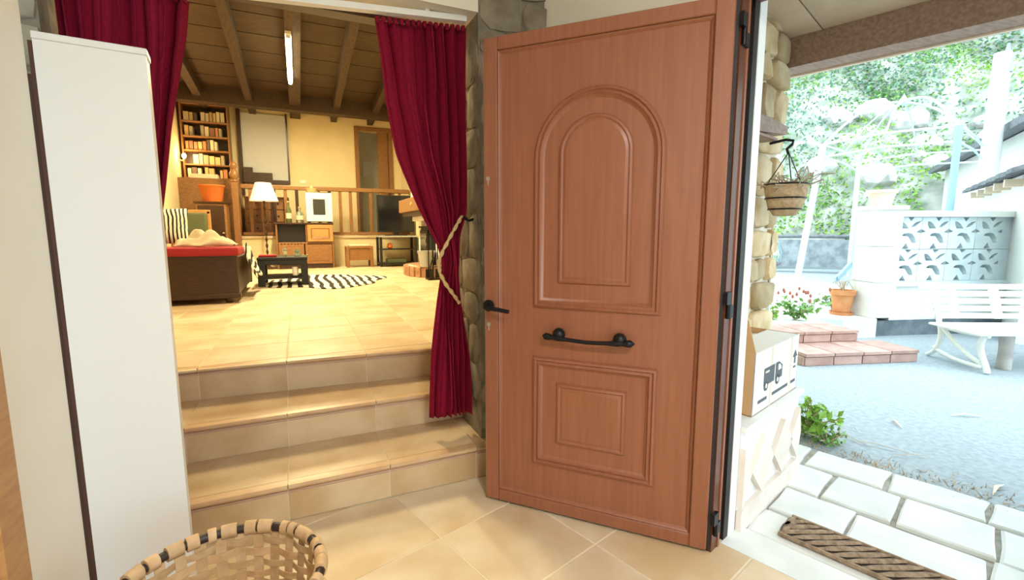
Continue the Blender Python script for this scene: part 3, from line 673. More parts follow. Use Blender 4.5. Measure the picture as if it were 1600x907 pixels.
def bottle(name, label, c, h, r, m, cat='bottle', group=None, cap=None):
    t = thing(name, label, cat, c, 0, group)
    MB().lathe([(r * .9, 0), (r, .01), (r, h * .58), (r * .75, h * .68), (r * .34, h * .78), (r * .32, h * .98), (r * .36, h)], 14).build('body', m, t, smooth=50, world=False)
    MB().lathe([(r * 1.01, h * .2), (r * 1.012, h * .21), (r * 1.012, h * .45), (r * 1.01, h * .46)], 14).build('label_band', M_cream2, t, world=False)
    MB().lathe([(r * .38, h * .97), (r * .4, h * .98), (r * .4, h * 1.03), (r * .3, h * 1.035)], 12).build('cap', cap or M_gold, t, world=False); return t
bottle('small_bottle', 'small clear bottle on the coffee table', (-.17, 7.0, tz + .0005), .15, .028, M_glass)
o = MB().lathe([(.035, 0), (.04, .005), (.042, .09), (.038, .09), (.036, .01), (.0, .008)], 16).build('drinking_glass', M_glass, None, smooth=50); o.location = (-.02, 7.05, tz + .0005); tag(o, 'short drinking glass on the coffee table', 'glass')
cn = thing('pillar_candle', 'white pillar candle on the coffee table shelf', 'candle', (.045 - .10, 6.90, Zf + .1255))
MB().lathe([(.05, 0), (.062, .006), (.062, .012), (0, .012)], 16).build('dish', M_black, cn, world=False)
MB().lathe([(.036, .012), (.038, .02), (.038, .13), (.03, .135), (0, .13)], 16).build('wax', M_pvc, cn, smooth=50, world=False)
MB().tube([(0, 0, .13), (.002, 0, .145)], .0015, 5).build('wick', M_black, cn, world=False)
# floor lamp
lp = gz(420, 415, Zf); lp = Vector((-.55, 10.15, Zf))
fl_ = thing('floor_lamp', 'floor lamp with twisted dark pole and cream shade', 'lamp', lp)
MB().lathe([(.0, 0), (.15, 0), (.16, .015), (.06, .04), (.03, .07), (.0, .07)], 20).build('base', M_dark, fl_, smooth=50, world=False)
pts = [(0, 0, .06 + 1.25 * k / 60) for k in range(61)]
MB().tube(pts, [.017 + .008 * math.sin(k * 1.1) for k in range(61)], 10).build('pole', M_dark, fl_, smooth=60, world=False)
MB().lathe([(.245, 1.29), (.248, 1.29), (.135, 1.63), (.132, 1.63)], 28).build('lamp_shade', M_shade, fl_, smooth=60, world=False)
MB().lathe([(.012, 1.28), (.02, 1.30), (.02, 1.38), (.01, 1.40)], 10).build('bulb_socket', M_gold, fl_, world=False)
# sideboard
sb = thing('sideboard', 'wooden sideboard with open dark compartment and panelled door', 'sideboard', (.13, 10.2, Zf))
sx0, sx1, sy0, sy1, sz = -.38, .64, 9.95, 10.40, 1.375
bx('side_panel', (sx0, sy0, Zf), (sx0 + .03, sy1, sz), M_mid, sb); bx('side_panel', (sx1 - .03, sy0, Zf), (sx1, sy1, sz), M_mid, sb)
bx('top', (sx0 - .03, sy0 - .02, sz), (sx1 + .01, sy1, sz + .03), M_dark, sb); bx('back_panel', (sx0 + .03, sy1 - .02, Zf + .06), (sx1 - .03, sy1 - .003, sz), M_dark, sb, 0)
bx('shelf', (sx0 + .03, sy0 + .005, 1.0), (sx1 - .03, sy1 - .02, 1.03), M_mid, sb); bx('divider', (.14, sy0 + .005, 1.03), (.165, sy1 - .02, sz), M_mid, sb)
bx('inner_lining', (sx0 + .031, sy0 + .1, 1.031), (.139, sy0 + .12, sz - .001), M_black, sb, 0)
for k in range(9): bx('dentil', (sx0 + .04 + k * .058, sy0 - .012, .985), (sx0 + .075 + k * .058, sy0 + .004, 1.015), M_mid, sb, .002)
d = bx('door', (.17, sy0 - .018, 1.04), (sx1 - .005, sy0 + .004, sz - .008), M_pine, sb)
MB().sweep(rect(.23, sx1 - .065, 1.10, sz - .07), [(0, 0), (.006, .010), (.014, .006), (.022, 0)], lambda a, b, h: (a, sy0 - .018 - h, b)).build('panel_moulding', M_mid, d)
bx('panel', (.255, sy0 - .024, 1.125), (sx1 - .09, sy0 - .017, sz - .095), M_pine, d, .003)
for a, b in ((sx0 + .035, .10), (.12, sx1 - .035)):
    d = bx('door', (a, sy0 - .015, Zf + .09), (b, sy0 + .004, .985), M_mid, sb); bx('panel', (a + .06, sy0 - .021, Zf + .15), (b - .06, sy0 - .014, .925), M_mid, d, .004)
    MB().lathe([(.012, 0), (.016, .008), (.008, .018)], 10, ((a if a > 0 else b - .05) + .025, sy0 - .02, .78)).build('knob', M_gold, d)
bx('plinth', (sx0 + .03, sy0 + .01, Zf), (sx1 - .03, sy1 - .05, Zf + .085), M_dark, sb)
bottle('wine_bottle', 'tall green wine bottle on the sideboard', (-.14, 10.12, sz + .0305), .40, .05, M_bottle)
bottle('liquor_bottle', 'clear wide liquor bottle on the sideboard', (.055, 10.14, sz + .0305), .30, .07, M_glass)
# white glass-door mini fridge
fg = thing('mini_fridge', 'white mini fridge with dark glass door on the sideboard', 'fridge', (.42, 10.15, sz + .03))
gx0, gx1, gy0, gy1, gz0, gz1 = .17, .645, 9.96, 10.38, sz + .055, 1.985
bx('body', (gx0, gy0 + .04, gz0), (gx1, gy1, gz1), M_fridge, fg, .012)
d = MB().sweep(rect(gx0, gx1, gz0, gz1), [(0, 0), (.004, .035), (.120, .035), (.130, .022)], lambda a, b, h: (a, gy0 + .04 - h, b)).build('door_frame', M_fridge, fg)
bx('glass_pane', (gx0 + .11, gy0 + .015, gz0 + .11), (gx1 - .11, gy0 + .022, gz1 - .11), M_glassd, d, 0)
for xx in (gx0 + .04, gx1 - .08):
    for yy in (gy0 + .06, gy1 - .06): bx('foot', (xx, yy, sz + .0305), (xx + .04, yy + .04, gz0), M_black, fg, .003)
pt = thing('glass_bowl', 'small glass bowl on the mini fridge', 'bowl', (.29, 10.15, gz1 + .0005))
MB().lathe([(.05, 0), (.09, .03), (.12, .09), (.112, .09), (.08, .035), (0, .012)], 18).build('bowl', M_gold, pt, smooth=50, world=False)
MB().lathe([(.03, .02), (.05, .06), (.03, .12), (.01, .15)], 10).build('stopper', M_gold, pt, smooth=50, world=False)
o = bx('tray', (.42, 10.05, gz1 + .0005), (.62, 10.25, gz1 + .016), M_black, None); tag(o, 'flat black tray on the mini fridge', 'tray')
# railing
rg = thing('platform_railing', 'brown wooden railing with square balusters on the platform', 'railing', (.6, 10.5, 1.15))
bx('handrail', (-.96, 10.455, 2.06), (2.28, 10.545, 2.145), M_mid, rg, .012); bx('bottom_rail', (-.96, 10.47, 1.165), (2.28, 10.53, 1.225), M_mid, rg, .006)
x = -.80
while x < 2.2: bx('baluster', (x - .03, 10.475, 1.225), (x + .03, 10.525, 2.06), M_mid if int(x * 10) % 3 else M_dark, rg, .004); x += .205
nw = thing('newel_post', 'turned wooden newel post at the railing end', 'post', (-1.04, 10.40, Zf))
bx('shaft', (-1.095, 10.345, Zf), (-.985, 10.455, 2.16), M_mid, nw, .008)
MB().lathe([(.05, 0), (.065, .02), (.05, .05), (.075, .10), (.085, .15), (.06, .21), (.035, .25), (.06, .29), (.065, .33), (.03, .38), (.01, .40)], 16, (-1.04, 10.40, 2.16)).build('finial', M_mid, nw, smooth=50)
# chest of drawers behind the railing
cd_ = thing('chest_of_drawers', 'brown chest of drawers behind the railing', 'chest', (-.5, 10.9, 1.15))
bx('carcass', (-.93, 10.75, 1.15), (-.13, 11.15, 1.93), M_mid, cd_)
for k in range(3):
    for xx in (-.91, -.52):
        d = bx('drawer', (xx, 10.73, 1.18 + k * .25), (xx + .37, 10.752, 1.40 + k * .25), M_mid, cd_); MB().lathe([(.015, 0), (.02, .01), (.01, .02)], 8, (xx + .185, 10.715, 1.29 + k * .25)).build('knob', M_dark, d)
# stool
st = thing('low_stool', 'low dark wooden stool with pale padded top', 'stool', (1.12, 10.05, Zf))
bx('seat', (.86, 9.85, .90), (1.38, 10.2, .94), M_mid, st); bx('pad', (.92, 9.88, .9405), (1.32, 10.17, .975), M_cream2, st, .015)
bx('apron', (.89, 9.87, .66), (1.35, 9.89, .90), M_mid, st, .003)
for xx in (.86, 1.32):
    for yy in (9.85, 10.14): bx('leg', (xx, yy, Zf), (xx + .06, yy + .06, .90), M_mid, st)
# television and stand
tv = thing('television', 'large black flat television on the corner stand', 'television', (1.86, 10.05, 1.2))
bx('cabinet', (1.50, 9.98, 1.22), (2.26, 10.03, 1.98), M_black, tv, .008); bx('screen', (1.53, 9.972, 1.26), (2.23, 9.98, 1.95), M_tv, tv, 0)
bx('neck', (1.83, 9.99, 1.165), (1.93, 10.05, 1.24), M_black, tv); bx('foot', (1.66, 9.9, 1.15), (2.10, 10.12, 1.168), M_black, tv)
ts = thing('tv_stand', 'black tv stand with grey glass shelves', 'stand', (1.86, 10.0, Zf))
bx('top_shelf', (1.50, 9.75, 1.12), (2.27, 10.25, 1.1495), M_steel2, ts, .004); bx('middle_shelf', (1.55, 9.78, .86), (2.25, 10.2, .88), M_black, ts, .003); bx('bottom_shelf', (1.50, 9.75, Zf + .04), (2.27, 10.25, Zf + .075), M_black, ts, .003)
for xx in (1.50, 2.22):
    for yy in (9.76, 10.2): bx('upright', (xx, yy, Zf), (xx + .05, yy + .045, 1.12), M_black, ts, .003)
o = bx('media_box', (1.66, 9.85, .5955), (2.05, 10.1, .67), M_green, None, .005); tag(o, 'flat olive media box on the stand bottom shelf', 'box')
o = MB().lathe([(.02, 0), (.06, .03), (.05, .10), (.015, .12)], 12).build('orange_ornament', M_orange, None, smooth=50); o.location = (1.72, 9.9, .8805); tag(o, 'small orange ornament on the tv stand', 'ornament')
# fireplace: hearth of upright bricks, stove, mantel, hood
hc = Vector((2.12, 7.75))
he = thing('brick_hearth', 'half-round raised brick hearth below the stove', 'hearth', (hc.x, hc.y, Zf))
hp_ = [(2.29, 7.0)]; nb = 15
for k in range(nb + 1):
    q = R(-90 - 180 * k / nb); hp_.append((2.16 + .55 * math.cos(q), 7.75 + .72 * math.sin(q)))
hp_.append((2.29, 8.5))
MB().zprism([(a + (.03 if 0 < i < len(hp_) - 1 else 0), b) for i, (a, b) in enumerate(hp_)], Zf, Zf + .155).build('core', M_grout, he)
tiles(sorted([(1.75, 7.4), (2.28, 7.1), (2.28, 8.4), (1.75, 8.1)], key=lambda p: math.atan2(p[1] - 7.75, p[0] - 2.0)), (1.7, 7.0), 0, .26, Zf + .155, Zf + .17, M_brick, he, gap=.008, name='top_brick', minarea=.004)
for k in range(nb):
    a, b = Vector(hp_[1 + k]), Vector(hp_[2 + k]); c = (a + b) / 2; d = b - a
    MB().box((c.x, c.y, Zf + .082), (d.length * .88, .07, .16), math.atan2(d.y, d.x), .006).build('brick', M_brick, he)
sv = thing('wood_stove', 'black iron wood stove with glass door on the hearth', 'stove', (2.08, 7.75, Zf + .17))
bx('body', (1.93, 7.45, Zf + .30), (2.26, 8.05, 1.30), M_black, sv, .012); bx('ash_box', (1.97, 7.5, Zf + .1705), (2.24, 8.0, Zf + .30), M_black, sv, .006)
bx('top_plate', (1.90, 7.42, 1.30), (2.27, 8.08, 1.33), M_iron, sv, .006)
d = bx('door', (1.905, 7.50, .90), (1.932, 8.0, 1.26), M_iron, sv, .006); bx('glass_pane', (1.898, 7.56, .95), (1.906, 7.94, 1.21), M_glassd, d, 0); MB().tube([(1.895, 7.53, 1.02), (1.88, 7.53, 1.06), (1.88, 7.53, 1.13), (1.895, 7.53, 1.16)], .008, 8).build('handle', M_steel, d)
sd_ = bx('front_panel', (1.935, 7.442, .90), (2.25, 7.452, 1.26), M_glassd, sv, 0)
fp = thing('chimney_breast', 'white chimney breast with timber mantel over the stove', 'fireplace', (2.2, 7.75, Zf))
bx('side_wall', (1.98, 7.10, Zf + .172), (2.295, 7.28, 1.42), M_white, fp, .01); bx('side_wall', (1.98, 8.22, Zf + .172), (2.295, 8.40, 1.42), M_white, fp, .01)
bx('lintel_slab', (1.88, 7.05, 1.42), (2.295, 8.45, 1.50), M_white, fp, .01)
bx('mantel_beam', (1.66, 6.98, 1.56), (2.295, 8.52, 1.78), M_mid, fp, .015); bx('mantel_shelf', (1.72, 7.02, 1.50), (2.295, 8.48, 1.56), M_dark, fp, .006)
for yy in (7.1, 7.5): MB().lathe([(.0, 0), (.03, 0), (.025, .015), (0, .02)], 10).build('stud', M_gold, fp, world=False); fp.children[-1].location = (1.66 - 2.2, yy - 7.75, 1.67 - Zf); fp.children[-1].rotation_euler = (0, R(-90), 0)
MB().add([(1.86, 7.02, 1.78), (2.295, 7.02, 1.78), (2.295, 8.48, 1.78), (1.86, 8.48, 1.78), (2.05, 7.35, 3.6), (2.295, 7.35, 3.6), (2.295, 8.15, 3.6), (2.05, 8.15, 3.6)], [(0, 1, 2, 3), (4, 5, 6, 7), (0, 1, 5, 4), (1, 2, 6, 5), (2, 3, 7, 6), (3, 0, 4, 7)]).build('hood', M_white, fp)
# stacked facing stones beside the stove
stones(fp, M_stone_out, lambda a, b, d: (a, 7.10 - d, b), 1.985, 2.29, Zf + .18, 1.40, depth=.02, seed=12, wmin=.1, wmax=.2, hmin=.08, hmax=.14)
o = thing('metal_bucket', 'galvanised metal bucket standing on the hearth', 'bucket', (1.82, 7.25, Zf + .1705))
MB().lathe([(.0, .005), (.095, .0), (.10, .01), (.135, .235), (.142, .24), (.142, .25), (.13, .25), (.095, .015), (0, .012)], 20).build('pail', M_steel2, o, smooth=50, world=False)
MB().tube([(-.14 * math.cos(R(180 * k / 12)), .0, .235 - .10 * math.sin(R(180 * k / 12))) for k in range(13)], .004, 6).build('bail_handle', M_steel, o, world=False); o.children[-1].rotation_euler = (0, 0, R(60))
tl = thing('fire_tool_set', 'black iron fire tools on a stand by the hearth', 'fire tools', (1.83, 6.90, Zf))
bx('base', (1.73, 6.80, Zf), (1.93, 7.0, Zf + .02), M_iron, tl); MB().tube([(1.83, 6.9, Zf + .02), (1.83, 6.9, Zf + .72), (1.83, 6.87, Zf + .76), (1.83, 6.9, Zf + .80)], .012, 8).build('pole', M_iron, tl)
bx('crossbar', (1.74, 6.89, Zf + .66), (1.92, 6.91, Zf + .685), M_iron, tl, .003)
for xx, hd in ((1.76, .05), (1.90, .04)):
    MB().tube([(xx, 6.885, Zf + .70), (xx, 6.885, Zf + .08)], .008, 6).build('tool_shaft', M_iron, tl); bx('tool_head', (xx - hd, 6.87, Zf + .03), (xx + hd, 6.90, Zf + .16), M_iron, tl, .006)
MB().tube([(1.77, 6.8, Zf + .02), (1.76, 6.79, Zf + .2), (1.79, 6.79, Zf + .3), (1.83, 6.85, Zf + .33)], .008, 6).build('scroll', M_iron, tl)
o = MB().lathe([(.04, 0), (.055, .03), (.07, .12), (.045, .22), (.02, .26), (.03, .3), (.01, .33)], 12).build('mantel_vase', M_iron, None, smooth=60); o.location = (1.79, 7.25 - .12, 1.7805); tag(o, 'small dark vase on the mantel beam', 'vase')
o.location = (1.755, 7.12, 1.7805)
# bookcase and books
bc = thing('bookcase', 'dark wall bookcase lit by a warm bulb', 'bookcase', (-1.55, 11.2, 2.25))
bx('back_panel', (-1.95, 11.37, 2.26), (-1.14, 11.395, 3.72), M_dark, bc, 0); bx('side_panel', (-1.95, 11.08, 2.26), (-1.92, 11.37, 3.72), M_mid, bc); bx('side_panel', (-1.17, 11.08, 2.26), (-1.14, 11.37, 3.72), M_mid, bc)
shz = [2.26, 2.52, 2.79, 3.06, 3.34, 3.68]
for z in shz: bx('shelf', (-1.92, 11.08, z), (-1.17, 11.37, z + .03), M_mid, bc, .003)
bcols = [(.55, .36, .16), (.62, .45, .2), (.5, .2, .08), (.7, .6, .4), (.25, .12, .07), (.35, .3, .2), (.6, .52, .35), (.12, .08, .06)]
bnames = ['tan', 'ochre', 'rust red', 'pale beige', 'dark brown', 'olive grey', 'sand coloured', 'black']
rnd = random.Random(21); nmz = {0: 'lowest', 1: 'second', 2: 'third', 3: 'fourth', 4: 'top'}
for r_ in range(5):
    x = -1.89; 
    while x < -1.27:
        w_ = rnd.choice((.05, .06, .07, .09)); h_ = rnd.uniform(.15, .21); ci = rnd.randrange(len(bcols))
        if rnd.random() < .13: x += w_; continue
        t = thing('book', '%s %s book on the %s shelf of the dark bookcase' % ('thick' if w_ > .065 else 'thin', bnames[ci], nmz[r_]), 'book', (x + w_ / 2, 11.2, shz[r_] + .0305), 0, 'books on the %s bookcase shelf' % nmz[r_])
        bm_ = mat('book_cover_%d' % ci, bcols[ci], .7)
        MB().b2((-w_ / 2, -.08, 0), (w_ / 2, -.074, h_), .001).b2((-w_ / 2, -.08, 0), (-w_ / 2 + .004, .08, h_)).b2((w_ / 2 - .004, -.08, 0), (w_ / 2, .08, h_)).build('cover', bm_, t, world=False)
        MB().b2((-w_ / 2 + .004, -.073, .004), (w_ / 2 - .004, .076, h_ - .006)).build('pages', M_cream2, t, world=False); x += w_ + .008
wlmp = thing('wall_lamp', 'small glowing wall lamp beside the bookcase', 'lamp', (-1.90, 10.95, 2.62))
MB().tube([(-1.999, 10.95, 2.60), (-1.93, 10.95, 2.58), (-1.90, 10.95, 2.62)], .012, 8).build('arm', M_gold, wlmp); MB().lathe([(.012, 0), (.035, .03), (.04, .06), (.025, .09), (.004, .10)], 12, (-1.90, 10.95, 2.62)).build('bulb', M_bulb, wlmp, smooth=60)
add_light('wall_lamp_light', 'POINT', (-1.82, 10.9, 2.68), 16., (1, .60, .25), shadow_soft_size=.05)
# armchair, cabinet with orange planter, blue stool
ac = thing('wooden_armchair', 'light wooden armchair with olive back cushion', 'chair', (-1.55, 8.9, Zf))
ax, ay = -1.86, 8.6
for dx in (0, .52):
    for dy, hh in ((0, .62), (.52, 1.05)): bx('leg', (ax + dx, ay + dy, Zf), (ax + dx + .05, ay + dy + .05, Zf + hh), M_pine, ac)
    bx('armrest', (ax + dx - .01, ay - .02, Zf + .62), (ax + dx + .07, ay + .56, Zf + .655), M_pine, ac, .008)
bx('seat', (ax + .02, ay + .02, Zf + .34), (ax + .55, ay + .54, Zf + .38), M_pine, ac); bx('seat_cushion', (ax + .05, ay + .03, Zf + .38), (ax + .52, ay + .52, Zf + .47), M_green, ac, .03)
bx('back_cushion', (ax + .05, ay + .46, Zf + .47), (ax + .52, ay + .56, Zf + 1.02), M_green, ac, .03); bx('top_rail', (ax, ay + .52, Zf + 1.0), (ax + .57, ay + .57, Zf + 1.07), M_pine, ac, .01)
sc = thing('small_cupboard', 'dark brown cupboard carrying the orange planter', 'cupboard', (-1.3, 10.2, Zf))
bx('body', (-1.62, 9.95, Zf), (-1.16, 10.40, 1.74), M_mid, sc); bx('door', (-1.59, 9.935, Zf + .08), (-1.19, 9.952, 1.70), M_dark, sc); bx('top', (-1.65, 9.92, 1.74), (-1.13, 10.42, 1.77), M_dark, sc)
MB().lathe([(.015, 0), (.02, .01), (.01, .02)], 8, (-1.22, 9.925, 1.2)).build('knob', M_gold, sc)
op = thing('orange_planter', 'orange tapered planter on the brown cupboard', 'planter', (-1.38, 10.12, 1.7705))
MB().lathe([(.0, .003), (.15, 0), (.155, .01), (.20, .27), (.215, .28), (.215, .30), (.19, .30), (.14, .02), (0, .02)], 20).build('pot', M_orange, op, smooth=50, world=False); MB().lathe([(.185, .25), (.18, .26), (0, .26)], 16).build('soil', M_soil, op, world=False)
pf_ = thing('blue_pouffe', 'round blue pouffe by the newel post', 'pouffe', (-1.16, 9.6, Zf)); MB().lathe([(.0, 0), (.17, 0), (.19, .03), (.20, .20), (.19, .40), (.15, .45), (0, .46)], 20).build('seat', M_blue, pf_, smooth=60, world=False); MB().lathe([(.192, .37), (.202, .38), (.202, .40), (.192, .41)], 20).build('piping', M_black, pf_, world=False)
o = bx('shelf_paper_stack', (-1.80, 10.77, 2.2505), (-1.35, 11.0, 2.33), M_cream2, None, .004); tag(o, 'stack of cream papers below the bookcase', 'papers')
o = bx('light_switch', (.10, 11.385, 2.28), (.22, 11.3995, 2.34), M_pvc, None, .002); tag(o, 'white double switch plate on the far wall', 'switch')
# tube lights
def tube_light(label, X, Y0, Y1, e):
    t = thing('tube_light', label, 'lamp', (X, (Y0 + Y1) / 2, rz_((Y0 + Y1) / 2) - .2), 0, 'fluorescent tubes on the ceiling beams')
    za, zb_ = rz_(Y0) - .2, rz_(Y1) - .2
    MB().add([(X + a, Y, z + h) for a in (-.04, .04) for Y, z, h in ((Y0, za, -.001), (Y1, zb_, -.001), (Y1, zb_, -.04), (Y0, za, -.04))], [(0, 1, 2, 3), (7, 6, 5, 4), (0, 4, 5, 1), (1, 5, 6, 2), (2, 6, 7, 3), (3, 7, 4, 0)]).build('batten', M_pvc, t)
    MB().tube([(X, Y0 + .03, za - .075), (X, Y1 - .03, zb_ - .075)], .03, 12).build('tube', M_tube, t, smooth=60)
    for Y, z in ((Y0 + .02, za), (Y1 - .05, zb_)): MB().b2((X - .03, Y, z - .09), (X + .03, Y + .03, z - .03)).build('lamp_holder', M_pvc, t)
    add_light('tube_area_light', 'AREA', (X, (Y0 + Y1) / 2, rz_((Y0 + Y1) / 2) - .33), e, (1, .81, .43), (R(-5), 0, 0), shape='RECTANGLE', size=.12, size_y=Y1 - Y0)
tube_light('lit fluorescent tube on the middle ceiling beam', .02, 7.5, 9.2, 285.)
tube_light('added unseen fluorescent tube nearer the curtained opening', .08, 4.4, 5.4, 120.)  # tube hidden by the lintel, added for more light on the steps

# ================================================================== OUTDOORS
G = -.03; T = .20
gr = struct(MB().zprism([(1.0, -2.8), (-12, -2.8), (-12, -14), (30, -14), (30, 16), (6, 16), (1.2, 3.2), (1.0, 2.9)], -.4, G).build('floor_yard', M_asph)); tag(gr, 'grey-blue rough asphalt yard outside the door')
# flagstones
fs_ = thing('floor_flagstones', 'pale flagstone paving outside the front door', None, ee(2.4, 0, G), kind='structure')
mb = MB(); epr(mb, WO, 3.06, -1.12, 3.2, -.2, G + .002); mb.build('joint_bed', M_soil, fs_)
rnd = random.Random(17)
for a0, a1, cuts in ((2.80, 3.05, [-1.05, -.72, -.36, .0, .35, .8, 1.3, 1.9, 2.6]), (2.49, 2.79, [-1.05, -.80, -.56, -.28, .04, .5, 1.0, 1.6, 2.3]), (2.21, 2.48, [-1.05, -.70, -.40, .02, .45, .95, 1.5, 2.2]), (WO + .065, 2.20, [-.70, -.10, .55, 1.2, 2.0])):
    for b0, b1 in zip(cuts, cuts[1:]):
        j = lambda: rnd.uniform(-.008, .008); g = .009
        P = [(a0 + g + j(), b0 + g + j()), ((a0 + a1) / 2, b0 + g + j()), (a1 - g + j(), b0 + g + j()), (a1 - g + j(), (b0 + b1) / 2), (a1 - g + j(), b1 - g + j()), ((a0 + a1) / 2, b1 - g + j()), (a0 + g + j(), b1 - g + j()), (a0 + g + j(), (b0 + b1) / 2)]
        n = 8; h = .022 + rnd.uniform(-.004, .004); ca, cb_ = (a0 + a1) / 2, (b0 + b1) / 2
        vs = [ee(a, b, G - .01) for a, b in P] + [ee(a, b, G + h - .006) for a, b in P] + [ee(ca + (a - ca) * .95, cb_ + (b - cb_) * .95, G + h) for a, b in P]
        MB().add(vs, [(k, (k + 1) % n, n + (k + 1) % n, n + k) for k in range(n)] + [(n + k, n + (k + 1) % n, 2 * n + (k + 1) % n, 2 * n + k) for k in range(n)] + [tuple(range(2 * n, 3 * n))]).build('flagstone', M_flag, fs_)
# coir mat
dm = thing('door_mat', 'brown woven coir mat on the flagstones', 'mat', ee(2.11, -.1, G + .027))
mb = MB(); epr(mb, 2.025, 2.195, -.58, .35, G + .0275, G + .036); mb.build('backing', M_matd, dm)
for k in range(22):
    b = -.72 + k * .047
    pts = [ee(2.03 + .16 * u / 5, max(-.572, min(.34, b + .15 * u / 5)) + .004 * math.sin(u * 3), G + .042) for u in range(6)]
    MB().tube(pts, [.006, .013, .014, .014, .013, .006], 6, sy=.6).build('braid', M_mat, dm, smooth=60)
for a in (2.025, 2.195): MB().tube([ee(a, -.58 + .93 * u / 8, G + .038) for u in range(9)], .009, 6).build('edge_braid', M_mat, dm, smooth=60)
# ledge with diamond stones
lg = thing('rendered_ledge', 'low white rendered ledge with diamond stone tiles by the door', 'ledge', ee(2.3, -.8, G))
L0, L1, LF, LB = WO + .016, 2.655, -.715, -1.13
mb = MB(); epr(mb, L0, L1, LB, LF, G - .05, .425); mb.build('body', M_white, lg)
mb = MB(); epr(mb, L0, L1 + .012, LB, LF + .018, .425, .452); mb.build('coping', M_white, lg)
mb = MB(); epr(mb, L0, L1 + .016, LB, LF + .022, G + .0, .088); mb.build('plinth', M_ledge, lg)
for c in (2.02 - .13, 2.147, 2.40, 2.62):
    d = [(c, .095), (c + .125, .225), (c, .36), (c - .125, .225)]
    d = [(max(L0 + .003, min(L1 - .003, a)), b) for a, b in d]
    MB().prism(d, lambda a, b, k: ee(a, LF + (.022 if k else -.002), b)).build('diamond_tile', M_ledge, lg)
# cardboard box
XB0, XB1 = 2.062, 2.63; BF, BB, BZ, BT = LF - .012, -1.06, .453, .735
cbx = thing('cardboard_box', 'open cardboard box printed with a truck, on the ledge', 'box', ee((XB0 + XB1) / 2, (BF + BB) / 2, BZ))
def pan(nm, m, a0, a1, b0, b1, z0, z1): mb = MB(); epr(mb, a0, a1, b0, b1, z0, z1); return mb.build(nm, m, cbx)
fp_ = pan('front_panel', M_cardw, XB0, XB1, BF - .005, BF, BZ, BT); pan('back_panel', M_cardw, XB0, XB1, BB, BB + .005, BZ, BT)
pan('side_panel', M_card, XB0, XB0 + .005, BB, BF, BZ, BT); pan('side_panel', M_card, XB1 - .005, XB1, BB, BF, BZ, BT); pan('bottom_panel', M_card, XB0, XB1, BB, BF, BZ, BZ + .005)
pan('box_filling', M_cardw, XB0 + .01, XB1 - .01, BB + .01, BF - .01, BZ + .006, BT - .03)
MB().prism([(XB0 + .01, BT), (XB1, BT), (XB1 - .07, BT + .16), (XB0 + .01, BT + .16)], lambda a, b, k: ee(a, BB + .004 * k + (b - BT) * -.25, b)).build('flap', M_card, cbx)
MB().prism([(BB + .02, BT), (BF, BT), (BF - .03, BT + .14), (BB + .05, BT + .14)], lambda a, b, k: ee(XB0 + .004 * k - (b - BT) * .15, a, b)).build('flap', M_card, cbx)
MB().prism([(XB0 + .006, BF), (XB1 - .006, BF), (XB1 - .006, BF - .15), (XB0 + .006, BF - .15)], lambda a, b, k: ee(a, b, BT + .004 * k - .006)).build('flap', M_cardw, cbx)
def pr(nm, pts): MB().prism(pts, lambda a, b, k: ee(XB0 + a * .568, BF + .0006 + .0012 * k, BZ + b * .282)).build(nm, M_print, fp_)
pr('truck_cargo', [(.20, .40), (.20, .68), (.42, .68), (.42, .40)]); pr('truck_cab', [(.45, .40), (.45, .68), (.52, .68), (.60, .60), (.60, .40)])
for c in (.25, .50):
    pr('truck_wheel', [(c + .045 * math.cos(2 * math.pi * k / 12), .385 + .085 * math.sin(2 * math.pi * k / 12)) for k in range(12)])
    MB().prism([(c + .02 * math.cos(2 * math.pi * k / 10), .385 + .04 * math.sin(2 * math.pi * k / 10)) for k in range(10)], lambda a, b, k: ee(XB0 + a * .568, BF + .002 + .001 * k, BZ + b * .282)).build('wheel_hub', M_cardw, fp_)
MB().prism([(.50, .54), (.50, .64), (.535, .64), (.57, .58), (.57, .54)], lambda a, b, k: ee(XB0 + a * .568, BF + .002 + .001 * k, BZ + b * .282)).build('cab_window', M_cardw, fp_)
MB().prism([(.22, .60), (.22, .63), (.30, .63), (.30, .60)], lambda a, b, k: ee(XB0 + a * .568, BF + .002 + .001 * k, BZ + b * .282)).build('cargo_mark', M_cardw, fp_)
pr('printed_bar', rect(.10, .28, .155, .205)); pr('printed_bar', rect(.40, .76, .155, .205)); pr('printed_bar', rect(.84, .95, .155, .205))
pr('arrow_mark', [(.90, .50), (.90, .62), (.86, .62), (.915, .74), (.97, .62), (.93, .62), (.93, .50)]); pr('arrow_mark', rect(.885, .945, .42, .45))
for a in (.34, .80): pan('tape_strip', M_paleterra, XB0 + a * .568, XB0 + (a + .035) * .568, BF + .0002, BF + .0005, BZ, BT)
# stone wing wall of the porch
ww = thing('wall_porch', 'ochre rubble stone porch wall', None, ee(2.8, -1.15, G), kind='structure')
WE = 3.40
mb = MB(); epr(mb, WO, WE, -1.55, -1.15, G - .05, 2.62); mb.build('core', M_mortar_out, ww)
stones(ww, M_stone_out, lambda a, b, d: ee(a, -1.15 + d, b), 2.66, WE + .02, G, 2.6, depth=.05, seed=31, hmin=.13, hmax=.27, wmin=.16, wmax=.38)
stones(ww, M_stone_out, lambda a, b, d: ee(WE + d, a, b), -1.54, -1.14, G, 2.6, depth=.05, seed=33, hmin=.13, hmax=.27, wmin=.16, wmax=.3)
o = thing('timber_corbel', 'brown timber stub sticking out of the stone porch wall', 'beam', ee(3.35, -1.1, 1.93))
mb = MB(); mb.prism([(2.60, 1.77), (3.16, 1.82), (3.16, 1.865), (2.60, 1.88)], lambda a, b, k: ee(a, -1.02 if k else -1.094, b)); mb.build('stub', M_porch, o)
mb = MB(); epr(mb, 2.62, 2.95, -1.092, -1.00, 1.755, 1.768); mb.build('wedge', M_porch, o)
